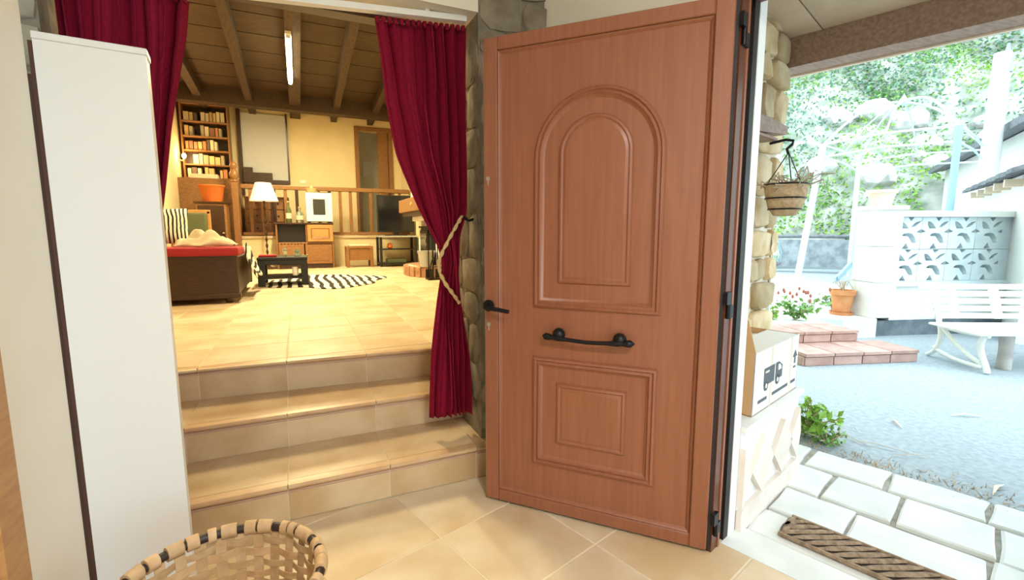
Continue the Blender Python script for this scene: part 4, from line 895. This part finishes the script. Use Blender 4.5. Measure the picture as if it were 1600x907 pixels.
# hanging planter
hp0 = ee(2.92, -.93)
hb = thing('hanging_planter', 'hanging coir basket with dry stems on the stone wall', 'planter', (hp0.x, hp0.y, 1.33))
hk = [(0, -.10, .50), (0, -.06, .505), (0, -.02, .51), (0, .02, .50), (0, .015, .48), (0, -.01, .46), (0, 0, .43)]
MB().tube([ee(2.92, -.93 + (y), 1.24 + z) - Vector((0, 0, 0)) for _, y, z in hk], .008, 6).build('hook', M_iron, hb, smooth=60)
for k in range(3):
    q = R(120 * k + 20); MB().tube([(hp0.x, hp0.y, 1.68), (hp0.x + .108 * math.cos(q), hp0.y + .108 * math.sin(q), 1.49)], .003, 5).build('wire', M_iron, hb)
MB().lathe([(.0, 0), (.055, .005), (.085, .05), (.103, .12), (.112, .18), (.098, .18), (.0, .15)], 20).build('coir_bowl', M_coir, hb, smooth=60, world=False)
for z, r in ((.175, .115), (.10, .102), (.04, .084)): MB().tube([(r * math.cos(2 * math.pi * k / 24), r * math.sin(2 * math.pi * k / 24), z) for k in range(24)], .004, 5, closed=True).build('wire_hoop', M_iron, hb, world=False)
rnd = random.Random(5); tw = MB()
for k in range(60):
    q = rnd.uniform(0, 6.28); r = rnd.uniform(.02, .10); a = Vector((r * math.cos(q), r * math.sin(q), .15)); b = a + Vector((rnd.uniform(-.1, .1), rnd.uniform(-.1, .1), rnd.uniform(.0, .10))); c = b + Vector((rnd.uniform(-.06, .06), rnd.uniform(-.06, .06), rnd.uniform(-.08, .02)))
    tw.tube([a, b, c], .003, 4)
tag(tw.build('dry_stems', M_twig, hb, world=False), kind='stuff')
# porch roof
po = thing('ceiling_porch', 'boarded porch ceiling with a heavy brown timber beam', None, ee(2.6, 0, 2.5), kind='structure')
for k in range(9):
    b0 = -1.5 + k * .55; mb = MB()
    mb.add([ee(a, b, z + (.12 if a < 3 else 0)) for b in (b0 + .004, b0 + .546) for a, z in ((WO, 2.44), (3.75, 2.44), (3.75, 2.48), (WO, 2.48))], [(0, 1, 2, 3), (7, 6, 5, 4), (0, 4, 5, 1), (1, 5, 6, 2), (2, 6, 7, 3), (3, 7, 4, 0)]); mb.build('soffit_board', M_soffit, po)
mb = MB(); epr(mb, 3.42, 3.60, -1.5, 4., 2.28, 2.46); mb.build('main_beam', M_porch, po)
mb = MB(); epr(mb, 3.60, 3.63, -1.5, 4., 2.27, 2.33); mb.build('fascia', M_paleterra, po)
for b in (-.95, .3, 1.6):
    mb = MB(); mb.add([ee(a, b + c, z + (.12 if a < 3 else 0)) for c in (0, .12) for a, z in ((WO, 2.30), (3.42, 2.34), (3.42, 2.45), (WO, 2.45))], [(0, 1, 2, 3), (7, 6, 5, 4), (0, 4, 5, 1), (1, 5, 6, 2), (2, 6, 7, 3), (3, 7, 4, 0)])
    if b > 0: mb.build('rafter', M_porch, po)
mb = MB(); epr(mb, WO, 3.9, -1.6, 4., 2.62, 2.72); mb.build('roof_deck', M_roof, po)

# red tiled garden steps and terrace
W17 = R(-17); wd_ = Vector((math.cos(W17), math.sin(W17), 0)); wn = Vector((-math.sin(W17), math.cos(W17), 0))   # wn points away from the viewer
SB = gz(1257, 573, G)
def sp(u, v, z): q = SB + wd_ * u + wn * v; return Vector((q.x, q.y, z))
def sbox(mb, u0, u1, v0, v1, z0, z1): return mb.prism([(u0, v0), (u1, v0), (u1, v1), (u0, v1)], lambda a, b, k: sp(a, b, z1 if k else z0))
gs = thing('garden_steps', 'two red-tiled garden steps up to the terrace', 'steps', sp(.6, .1, G))
sbox(MB(), .015, 1.205, .02, .50, G - .05, .075).build('core', M_conc, gs); sbox(MB(), .015, .93, .45, .9, .075, .19).build('core', M_conc, gs)
for r_, (u1, v0, v1, z0, z1) in enumerate(((1.22, 0, .46, G, .09), (.95, .42, .85, .09, T + .005))):
    n = 4 if r_ == 0 else 3; w_ = u1 / n
    for k in range(n):
        g = .006
        sbox(MB(), k * w_ + g, (k + 1) * w_ - g, v0, v0 + .025, z0 + .004, z1 - .036).build('riser_tile', M_rtile, gs)
        sbox(MB(), k * w_ + g, (k + 1) * w_ - g, v0 - .012, v0 + .21, z1 - .028, z1).build('tread_tile', M_rtile, gs)
        sbox(MB(), k * w_ + g, (k + 1) * w_ - g, v0 + .22, v1 - .02, z1 - .02, z1 - .002).build('tread_tile', M_rtile, gs)
    sbox(MB(), -.012, .012, v0 + .01, v1 - .01, z0 + .004, z1 - .036).build('side_tile', M_rtile, gs)
V0q = (gz(1362, 498, T) - SB).dot(wn)
tr = struct(MB().zprism([tuple(sp(a, b, 0)[:2]) for a, b in ((-2.6, .86), (.95, .86), (1.02, 1.2), (1.3, V0q - .03), (1.75, V0q - .03), (1.75, V0q + .28), (3.7, V0q + .28), (6, 14), (-2.6, 16))], G - .1, T).build('floor_terrace', M_terr)); tag(tr, 'pale raised garden terrace')
# block pillar
PC = gz(1362, 498, T); U0 = (PC - SB).dot(wd_); V0 = (PC - SB).dot(wn)
pi_ = thing('block_pillar', 'white painted block pillar topped by a flowerpot', 'pillar', PC)
pw, pd = .29, .34; pu0 = U0 + .0; zz = T
for k in range(3):
    sbox(MB(), pu0, pu0 + pw, V0, V0 + pd, zz + .003, zz + .43).build('block', M_block, pi_); zz += .432
sbox(MB(), pu0 - .035, pu0 + pw + .035, V0 - .035, V0 + pd + .035, zz, zz + .05).build('cap', M_block, pi_); PZ = zz + .05
def pot(name, label, c, r0, r1, h, m, cat='flowerpot', saucer=True):
    t = thing(name, label, cat, c)
    if saucer: MB().lathe([(0, 0), (r0 * 1.3, 0), (r0 * 1.45, .035), (r0 * 1.35, .035), (r0 * 1.2, .012), (0, .012)], 20).build('saucer', m, t, smooth=50, world=False)
    b = .013 if saucer else 0
    MB().lathe([(0, b), (r0, b), (r1, b + h * .8), (r1 * 1.12, b + h * .81), (r1 * 1.14, b + h), (r1 * .98, b + h), (r0 * .9, b + .04), (0, b + .04)], 20).build('pot', m, t, smooth=50, world=False)
    MB().lathe([(r1 * .95, b + h * .85), (r1 * .9, b + h * .88), (0, b + h * .88)], 16).build('soil', M_soil, t, world=False); return t
pot('flowerpot', 'pale flowerpot on top of the white pillar', sp(pu0 + pw / 2, V0 + pd / 2, PZ), .10, .14, .19, M_paleterra, saucer=False)
pq = sp(U0 - .14, V0 + .30, T); tp = pot('flowerpot', 'orange terracotta pot with saucer behind the white pillar', pq, .09, .125, .30, M_terra)
rnd = random.Random(8); mb = MB()
for k in range(14):
    q = rnd.uniform(0, 6.28); r = rnd.uniform(.05, .22); mb.tube([(0, 0, .30), (r * .5 * math.cos(q), r * .5 * math.sin(q), .42), (r * math.cos(q), r * math.sin(q), .40 + rnd.uniform(-.12, .12))], .004, 4)
tag(mb.build('dry_stems', M_twig, tp, world=False), kind='stuff')
# breeze-block screen wall
LWA = U0 + pw + .005; NBX = 4; bs_ = .385; LZ0, LZ1 = .63, 1.43
bw = thing('breeze_block_wall', 'pale blue breeze-block screen wall with petal openings', 'wall', sp(LWA, V0 + .1, G))
sbox(MB(), LWA, LWA + 1.80, V0 + .06, V0 + .28, .16, LZ0 - .05).build('base_wall', M_white, bw)
sbox(MB(), LWA - .3, LWA + 1.90, V0 + .04, V0 + .30, G - .05, .16).build('footing', M_foot, bw)
sbox(MB(), LWA, LWA + 1.80, V0 + .02, V0 + .32, LZ0 - .05, LZ0).build('sill', M_breeze, bw)
sbox(MB(), LWA, LWA + 1.80, V0 + .04, V0 + .30, LZ1 - .01, LZ1 + .06).build('coping', M_block, bw)
holes = [[(.20, .86), (.30, .86), (.42, .78), (.54, .64), (.28, .64), (.22, .74)], [(.62, .67), (.68, .76), (.80, .84), (.98, .88), (.88, .78), (.76, .70)],
         [(.31, .42), (.40, .49), (.52, .51), (.68, .49), (.80, .36), (.86, .20), (.72, .19), (.62, .30), (.54, .40)], [(.49, .20), (.61, .02), (.36, .02)],
         [(.83, .53), (.99, .63), (.99, .50)], [(.01, .63), (.17, .55), (.01, .50)], [(.49, .985), (.71, .985), (.60, .86)]]
bh = (LZ1 - .01 - LZ0) / 2
bme = curve_holes('breeze_block', [(.003, .003), (bs_ - .003, .003), (bs_ - .003, bh - .003), (.003, bh - .003)], [[(a * bs_, b * bh) for a, b in h][::-1] for h in holes], .11, M_breeze)
for i in range(NBX + 1):
    for j in range(2):
        if i == NBX:
            sbox(MB(), LWA + i * bs_, LWA + 1.80, V0 + .12, V0 + .23, LZ0 + j * bh, LZ0 + (j + 1) * bh - .004).build('closing_block', M_breeze, bw); continue
        o = link('breeze_block', bme, bw); q = sp(LWA + i * bs_, V0 + .17, LZ0 + j * bh); o.location = wm(bw).inverted() @ q; o.rotation_euler = (R(90), 0, W17)
sbox(MB(), LWA + 1.72, LWA + 1.92, V0 - .35, V0 + .06, .16, LZ1 + .02).build('return_wall', M_block, bw)
sbox(MB(), LWA - .02, LWA + 1.75, V0 + .42, V0 + .5, T, LZ1).build('added_dark_backing', M_conc, bw)  # invented slab, added so the openings in front of it look darker

# white plastic bench
BA = R(-27); bo = gz(1430, 556, G)
BS = .86
be = thing('garden_bench', 'white slatted plastic garden bench by the breeze-block wall', 'bench', bo, BA)
be.scale = (1, 1, BS)
# local: x along the length, -y to the front; origin at the rear left foot
def frame_tube(nm, pts, m=M_plastic, w_=.05, r=.022, parent=be): return MB().tube(pts, r, 8, sy=w_ / (2 * r)).build(nm, m, parent, smooth=60, world=False)
def bez(p0, p1, p2, p3, n=10): return [tuple((1 - t) ** 3 * a + 3 * (1 - t) ** 2 * t * b + 3 * (1 - t) * t * t * c + t ** 3 * d for a, b, c, d in zip(p0, p1, p2, p3)) for t in [i / n for i in range(n + 1)]]
BL = 1.55
for X in (.12, BL - .12):
    s_ = frame_tube('side_frame', bez((X, 0, .02), (X, -.14, .10), (X, -.16, .30), (X, -.09, .44)) + bez((X, -.09, .44), (X, -.06, .56), (X, .0, .70), (X, .06, .84))[1:])
    frame_tube('front_leg', bez((X, -.64, .015), (X, -.62, .14), (X, -.47, .26), (X, -.60, .42)), parent=s_)
    frame_tube('cross_leg', bez((X, -.10, .42), (X, -.22, .30), (X, -.36, .16), (X, -.56, .10)), parent=s_, r=.018)
    frame_tube('lower_rail', bez((X, -.06, .13), (X, -.22, .05), (X, -.42, .04), (X, -.60, .06)), parent=s_, r=.02)
    frame_tube('seat_rail', [(X, -.10, .39), (X, -.35, .385), (X, -.62, .40)], parent=s_, r=.018)
for k in range(5):
    v = k / 4; y = .085 - .10 * (1 - v) ; z = .50 + .36 * v * .92
    MB().box((BL / 2, y - .035, z), (BL, .022, .062), 0, .007).build('back_slat', M_plastic, be, world=False)
for k in range(5):
    y = -.16 - k * .112; MB().box((BL / 2, y, .424), (BL, .098, .026), 0, .008).build('seat_slat', M_plastic, be, world=False)
for X in (.30, .72, 1.14):
    MB().add([(X + a, y - .040 + b, z) for a in (-.045, .045) for b in (0, .02) for y, z in ((-.02, .47), (.085, .86))], [(0, 1, 3, 2), (4, 6, 7, 5), (0, 4, 5, 1), (2, 3, 7, 6), (0, 2, 6, 4), (1, 5, 7, 3)]).build('back_rib', M_plastic, be, world=False)
lgp = gz(1567, 577, G)
o = MB().tube([(lgp.x, lgp.y, G), (lgp.x + .01, lgp.y, G + .17), (lgp.x + .02, lgp.y + .01, .325)], [.055, .052, .053], 12).build('log_prop', M_log, None, smooth=50); tag(o, 'grey round log propping up the garden bench', 'log')

# gazebo frame
P1 = gz(1243, 450, T); P2 = Vector((8.9, 3.75, T)); gd = (P2 - P1); gn = Vector((-gd.y, gd.x, 0)) * 1.0
gn = Vector((gd.y, -gd.x, 0)); gn = (-gn if gn.x < 0 else gn) * 1.6
P3, P4 = P1 + gn, P2 + gn; GC = (P1 + P4) / 2; gh = 2.78
gb = thing('gazebo_frame', 'pale metal gazebo frame without its cover', 'gazebo', P1)
lean = Vector((rt.x, rt.y, 0)) * .30
for P_, m in ((P1, M_post), (P2, M_postb), (P3, M_post), (P4, M_post)):
    MB().tube([P_, P_ + lean * (.5 * (P_ is P1)) + Vector((0, 0, (gh - T) / 2)), Vector((P_.x, P_.y, gh)) + lean * (P_ is P1)], .055 if P_ is P1 else .05, 8).build('post', m, gb, smooth=50)
ap = Vector((GC.x, GC.y, 3.58)); cs_ = [Vector((q.x, q.y, gh)) + lean * (q is P1) for q in (P1, P2, P4, P3)]
for i in range(4):
    a, b = cs_[i], cs_[(i + 1) % 4]
    for dz in (0, -.22): MB().tube([a + Vector((0, 0, dz)), (a + b) / 2 + Vector((0, 0, dz + .05)), b + Vector((0, 0, dz))], .018, 6).build('eave_tube', M_post, gb, smooth=50)
    MB().tube([a.lerp(ap, t) + Vector((0, 0, .22 * math.sin(math.pi * t))) for t in [k / 10 for k in range(11)]], .02, 6).build('roof_rib', M_post, gb, smooth=60)
    m_ = (a + b) / 2; MB().tube([m_.lerp(ap, t) + Vector((0, 0, .16 * math.sin(math.pi * t))) for t in [k / 10 for k in range(11)]], .014, 6).build('roof_rib', M_post, gb, smooth=60)
MB().lathe([(.0, -.05), (.06, -.04), (.07, .03), (.02, .10), (0, .16)], 12, ap).build('finial', M_post, gb, smooth=60)
# utility pole
up_ = cs(8.75, 8.8, T); o = thing('utility_pole', 'tall pale concrete pole with dark tip in front of the hill', 'pole', up_)
MB().tube([up_, up_ + Vector((0, 0, 4.2))], [.17, .12], 10).build('shaft', M_block, o, smooth=50); MB().tube([up_ + Vector((.03, -.05, 3.85)), up_ + Vector((.03, -.05, 4.35))], [.10, .02], 8).build('tip', M_conc, o, smooth=50)
# low concrete wall with dark rail
lw0, lw1 = gz(1195, 413, T), gz(1352, 417, T); d = (lw1 - lw0); lw1 = lw0 + d * 1.6; lw0 = lw0 - d * .8
lw = thing('garden_wall', 'low grey concrete wall with dark rail below the hillside', 'wall', lw0)
nd = Vector((-d.y, d.x, 0)).normalized(); nd = -nd if nd.dot(lw0) < 0 else nd
MB().prism([(0, 0), (1, 0), (1, .3), (0, .3)], lambda a, b, k: lw0.lerp(lw1, a) + nd * b + Vector((0, 0, .78 if k else -.05))).build('wall_body', M_conc, lw)
MB().tube([lw0 + Vector((0, 0, .88)), lw1 + Vector((0, 0, .88))], .05, 8).build('rail', M_roof, lw, smooth=50)
for k in range(7): q = lw0.lerp(lw1, k / 6) + nd * .05; MB().tube([q + Vector((0, 0, .78)), q + Vector((0, 0, .88))], .03, 6).build('rail_post', M_roof, lw)
# teal boards leaning by the pillar
tl0 = gz(1330, 402, .75)
for k, (x, y) in enumerate(((1326, 397), (1332, 407))):
    q = cs((x - 800) / 731 * 9.5, 9.5, T); o = MB().box((0, 0, .28 + .05 * k), (.9, .03, .10), R(10), .004).build('teal_board', M_postb); o.location = q; o.rotation_euler = (0, R(-24), 0)
    tag(o, ('upper' if k else 'lower') + ' of two teal boards leaning behind the pillar', 'board')
# solar lantern
sl_ = gz(1199, 497, T); ln = thing('garden_lantern', 'blue-grey garden lantern on a thin stake', 'lantern', sl_)
MB().tube([sl_, sl_ + Vector((0, 0, .62))], .012, 6).build('stake', M_postb, ln)
MB().lathe([(.0, .60), (.05, .62), (.11, .66), (.11, .68), (.0, .68)], 14).build('collar', M_roof, ln, world=False); MB().lathe([(.075, .68), (.085, .76), (.075, .86), (.05, .90)], 8).build('glass', M_glass, ln, world=False)
for k in range(4): q = R(90 * k + 20); MB().tube([(.09 * math.cos(q), .09 * math.sin(q), .68), (.10 * math.cos(q), .10 * math.sin(q), .80), (.05 * math.cos(q), .05 * math.sin(q), .92)], .008, 5).build('cage_bar', M_postb, ln, world=False)
MB().lathe([(.06, .90), (.07, .92), (.02, .97), (0, .98)], 12).build('cap', M_postb, ln, world=False)

# ------------------------------------------------------------------ leaves
def leaf_mesh(pts, size, seed, up_bias=.4, jit=.6):
    rnd = random.Random(seed); vs = []; fs = []
    for p in pts:
        s_ = size * rnd.uniform(.6, 1.4); n_ = Vector((rnd.gauss(0, 1), rnd.gauss(0, 1), rnd.gauss(0, 1) + up_bias * 2)).normalized(); a = n_.orthogonal().normalized(); a.rotate(Matrix.Rotation(rnd.uniform(0, 6.28), 3, n_)); b = n_.cross(a); k = len(vs); P = Vector(p)
        vs += [P - a * s_, P - b * s_ * .55 + n_ * s_ * .12, P + a * s_, P + b * s_ * .55 + n_ * s_ * .12]; fs.append((k, k + 1, k + 2, k + 3))
    return vs, fs
def leaf_plant(name, label, c, r, h, n, size, m, stems=8, seed=0, cat='plant', flowers=0):
    t = thing(name, label, cat, c); rnd = random.Random(seed); mb = MB(); pts = []
    for k in range(stems):
        q = rnd.uniform(0, 6.28); rr = r * rnd.uniform(.3, 1); tip = Vector((rr * math.cos(q), rr * math.sin(q), h * rnd.uniform(.6, 1))); mb.tube([(0, 0, 0), tip * .5 + Vector((0, 0, h * .15)), tip], [.006, .004, .002], 4)
        for j in range(n // stems): u = rnd.uniform(.15, 1.); pts.append(tip * u + Vector((rnd.gauss(0, r * .14), rnd.gauss(0, r * .14), h * .2 * u * (1 - u) + rnd.gauss(0, h * .08))))
    mb.build('stems', M_twig, t, world=False); v, f_ = leaf_mesh(pts, size, seed); tag(MB().add(v, f_).build('leaves', m, t, world=False), kind='stuff')
    if flowers:
        for k in range(flowers):
            q = rnd.uniform(0, 6.28); rr = r * rnd.uniform(.5, 1.15); MB().lathe([(0, 0), (.012, .01), (.016, .03), (.006, .05), (0, .05)], 6, (rr * math.cos(q), rr * math.sin(q), h * rnd.uniform(.8, 1.2))).build('flower', M_flower, t, world=False)
    return t
leaf_plant('weed_clump', 'bright green weed clump at the paving edge', gz(1258, 682, G), .20, .24, 240, .030, M_leafC, 12, 3, 'weed')
leaf_plant('creeping_weed', 'low trailing weed beside the bright green clump', gz(1292, 694, G), .18, .07, 110, .018, M_leafA, 9, 4, 'weed')
leaf_plant('flowering_plant', 'low green plant with dry red flowers on the terrace', gz(1242, 500, T), .30, .30, 160, .035, M_leafA, 12, 6, flowers=14)
leaf_plant('leafy_plant', 'small green plant at the foot of the lantern', gz(1206, 500, T), .18, .16, 80, .03, M_leafC, 8, 9)
leaf_plant('potted_stems', 'pale leafy plant growing beside the terracotta pot', gz(1300, 484, T), .22, .22, 90, .03, M_leafB, 8, 11)
# fallen dry leaves and twigs on the yard
for k, (x, y, r_) in enumerate(((1510, 652, .10), (1560, 768, .09), (1402, 664, .08), (1330, 688, .12), (1372, 700, .14), (1424, 716, .1))):
    q = gz(x, y, G); a = R(-30 + 37 * k); rnd = random.Random(k)
    mb = MB(); mb.tube([(-r_ * math.cos(a), -r_ * math.sin(a), .006), (0, .01, .018), (r_ * math.cos(a), r_ * math.sin(a), .006)], [.002, .010 if k < 3 else .004, .002], 5, sy=.5)
    o = mb.build('dry_leaf' if k < 3 else 'dry_twig', M_paleterra if k < 3 else M_twig, None, smooth=60); o.location = q + Vector((0, 0, .002)); tag(o, ('curled pale dry leaf lying on the yard' if k < 3 else 'thin dry twig on the yard near the weeds'), 'leaf' if k < 3 else 'twig', 'dry leaves on the yard' if k < 3 else 'dry twigs near the weeds')
# grass and litter along the paving edge
b0, b1 = cs(13.4, 14.8), cs(8.6, 7.6); hdd = (b1 - b0).normalized(); hnn = Vector((-hdd.y, hdd.x, 0)); hnn = hnn if hnn.dot(rt) > 0 else -hnn
rnd = random.Random(2); vs = []; fs = []
for k in range(900):
    b = rnd.uniform(-1.0, 1.2); q = ee(3.05 + rnd.gauss(.05, .07), b, G); h = rnd.uniform(.008, .03); a = rnd.uniform(0, 6.28); d_ = Vector((math.cos(a), math.sin(a), 0)); i = len(vs)
    vs += [q - d_ * .004, q + d_ * .004, q + Vector((rnd.gauss(0, .02), rnd.gauss(0, .02), h))]; fs.append((i, i + 1, i + 2))
o = MB().add(vs, fs).build('edge_grass', M_twig); tag(o, 'sparse dry grass along the paving edge', 'grass', kind='stuff')

# ------------------------------------------------------------------ hillside
hd = (lw1 - lw0).normalized(); hn = nd
HB = lw0.lerp(lw1, .4) + nd * 1.2
NU, NV = 70, 46; rnd = random.Random(40); hv = []
def hh(u, v):   # height field: u along, v outwards
    return (.55 + 1.05 * v + .6 * math.sin(u * .45 + 1.3) * min(1, v / 3) + .35 * math.sin(u * 1.1 + v * .9) + .25 * math.sin(u * 2.3 - v * 1.7 + .5)) * (1 if v > 0 else .2)
for j in range(NV + 1):
    for i in range(NU + 1):
        u = -22 + 52 * i / NU; v = 15 * j / NV; z = T + hh(u, v) - .5; hv.append(HB + hd * u + hn * (v + .5 * math.sin(u * .8 + v)) + Vector((0, 0, z)))
hill = struct(MB().add(hv, [(j * (NU + 1) + i, j * (NU + 1) + i + 1, (j + 1) * (NU + 1) + i + 1, (j + 1) * (NU + 1) + i) for j in range(NV) for i in range(NU)]).build('floor_hillside', M_hill, None, smooth=80)); tag(hill, 'steep hillside behind the garden')
def hpt(u, v, lift): return HB + hd * u + hn * (v + .5 * math.sin(u * .8 + v)) + Vector((0, 0, T + hh(u, v) - .5 + lift))
def dens(u, v): return .5 + .5 * math.sin(u * .9 + 1.7) * math.cos(v * .8 + .4) + .35 * math.sin(u * .37 - v * .6)
for nm, lab, m, n, sz, th, sd, lift in (('ivy_cover', 'bright ivy and undergrowth covering the hillside', M_leafC, 34000, .065, .45, 50, .16), ('dark_ivy', 'darker green creeper spread over the hillside', M_leafA, 34000, .07, .30, 51, .22), ('grey_scrub', 'blue-green scrub on the upper hillside', M_leafB, 40000, .075, .22, 52, .35)):
    rnd = random.Random(sd); pts = []
    while len(pts) < n:
        u = rnd.uniform(-16, 22); v = rnd.uniform(.2, 13) ** 1.0; d_ = dens(u + (sd - 50) * 3, v + (sd - 50) * 2)
        if nm == 'grey_scrub': d_ += (v - 6) * .12
        if d_ + rnd.uniform(-.25, .25) > th:
            q_ = hpt(u, v, abs(rnd.gauss(0, lift))); w_ = q_ - b0
            if not (-.6 < w_.dot(hdd) < 10 and -.5 < w_.dot(hnn) < 3.4 and q_.z < 4.2): pts.append(q_)
    v_, f_ = leaf_mesh(pts, sz, sd); o = MB().add(v_, f_).build(nm, m); tag(o, lab, 'ivy' if 'ivy' in nm else 'scrub', kind='stuff')
rnd = random.Random(61)
rk = []
for k in range(20):
    u = rnd.uniform(1, 9); v = rnd.uniform(2.2, 5.2); s_ = rnd.uniform(.25, .6); bm = bmesh.new(); bmesh.ops.create_icosphere(bm, subdivisions=2, radius=1.)
    vs = [(x.co.x * s_ * rnd.uniform(.85, 1.15), x.co.y * s_ * rnd.uniform(.85, 1.15), x.co.z * s_ * .8 * rnd.uniform(.85, 1.15)) for x in bm.verts]; bm.verts.index_update(); f_ = [[w.index for w in f.verts] for f in bm.faces]; bm.free()
    o = MB().add(vs, f_).build('hillside_rock', M_rock); o.location = hpt(u, v, .05); tag(o, '%s pale bare rock %s the ivy hillside' % ('large' if s_ > .48 else 'medium' if s_ > .36 else 'small', 'low on' if v < 3.2 else 'halfway up' if v < 4.3 else 'high on'), 'rock', 'bare rocks on the hillside')

# ------------------------------------------------------------------ neighbouring buildings
def wallbox(mb, a, b, thick, z0, z1):
    d_ = (b - a).normalized(); n_ = Vector((-d_.y, d_.x, 0)); n_ = n_ if n_.dot(rt) > 0 else -n_
    return mb.prism([(0, 0), ((b - a).length, 0), ((b - a).length, thick), (0, thick)], lambda p, q, k: Vector((a.x, a.y, 0)) + d_ * p + n_ * q + Vector((0, 0, z1 if k else z0)))
nb_ = thing('white_house', 'white rendered house with dark roof edge beyond the garden', 'house', b0)
wallbox(MB(), b0, b1, 3., G - .05, 3.1).build('walls', M_bldg, nb_)
dd = (b1 - b0).normalized(); nn = Vector((-dd.y, dd.x, 0)); nn = nn if nn.dot(rt) > 0 else -nn
MB().prism([(-.4, -.35), ((b1 - b0).length + .3, -.35), ((b1 - b0).length + .3, 3.2), (-.4, 3.2)], lambda p, q, k: b0 + dd * p + nn * q + Vector((0, 0, 3.05 + max(0, q) * .25 + (.14 if k else 0)))).build('roof', M_roof, nb_)
s0, s1 = cs(7.75, 7.85), cs(5.74, 5.22)
sh_ = thing('garden_shed', 'cream shed with slate eaves beside the breeze-block wall', 'shed', s0)
wallbox(MB(), s0, s1, 2., G - .05, 1.92).build('walls', M_bldg, sh_)
dd2 = (s1 - s0).normalized(); n2_ = Vector((-dd2.y, dd2.x, 0)); n2_ = n2_ if n2_.dot(rt) > 0 else -n2_; sl2 = (s1 - s0).length
for k in range(12):
    p0 = -.2 + k * (sl2 + .3) / 12; p1 = p0 + (sl2 + .3) / 12 - .01
    MB().prism([(p0, -.22), (p1, -.22), (p1, 2.1), (p0, 2.1)], lambda p, q, kk: s0 + dd2 * p + n2_ * q + Vector((0, 0, 1.88 + (q + .22) * .32 + .012 * (k % 2) + (.05 if kk else 0)))).build('slate_course', M_roof, sh_)
for k in range(5):
    p0 = .15 + k * .62; MB().prism([(p0, -.16), (p0 + .08, -.16), (p0 + .08, .02), (p0, .02)], lambda p, q, kk: s0 + dd2 * p + n2_ * q + Vector((0, 0, 1.78 + (.09 if kk else 0)))).build('rafter_end', M_paleterra, sh_)
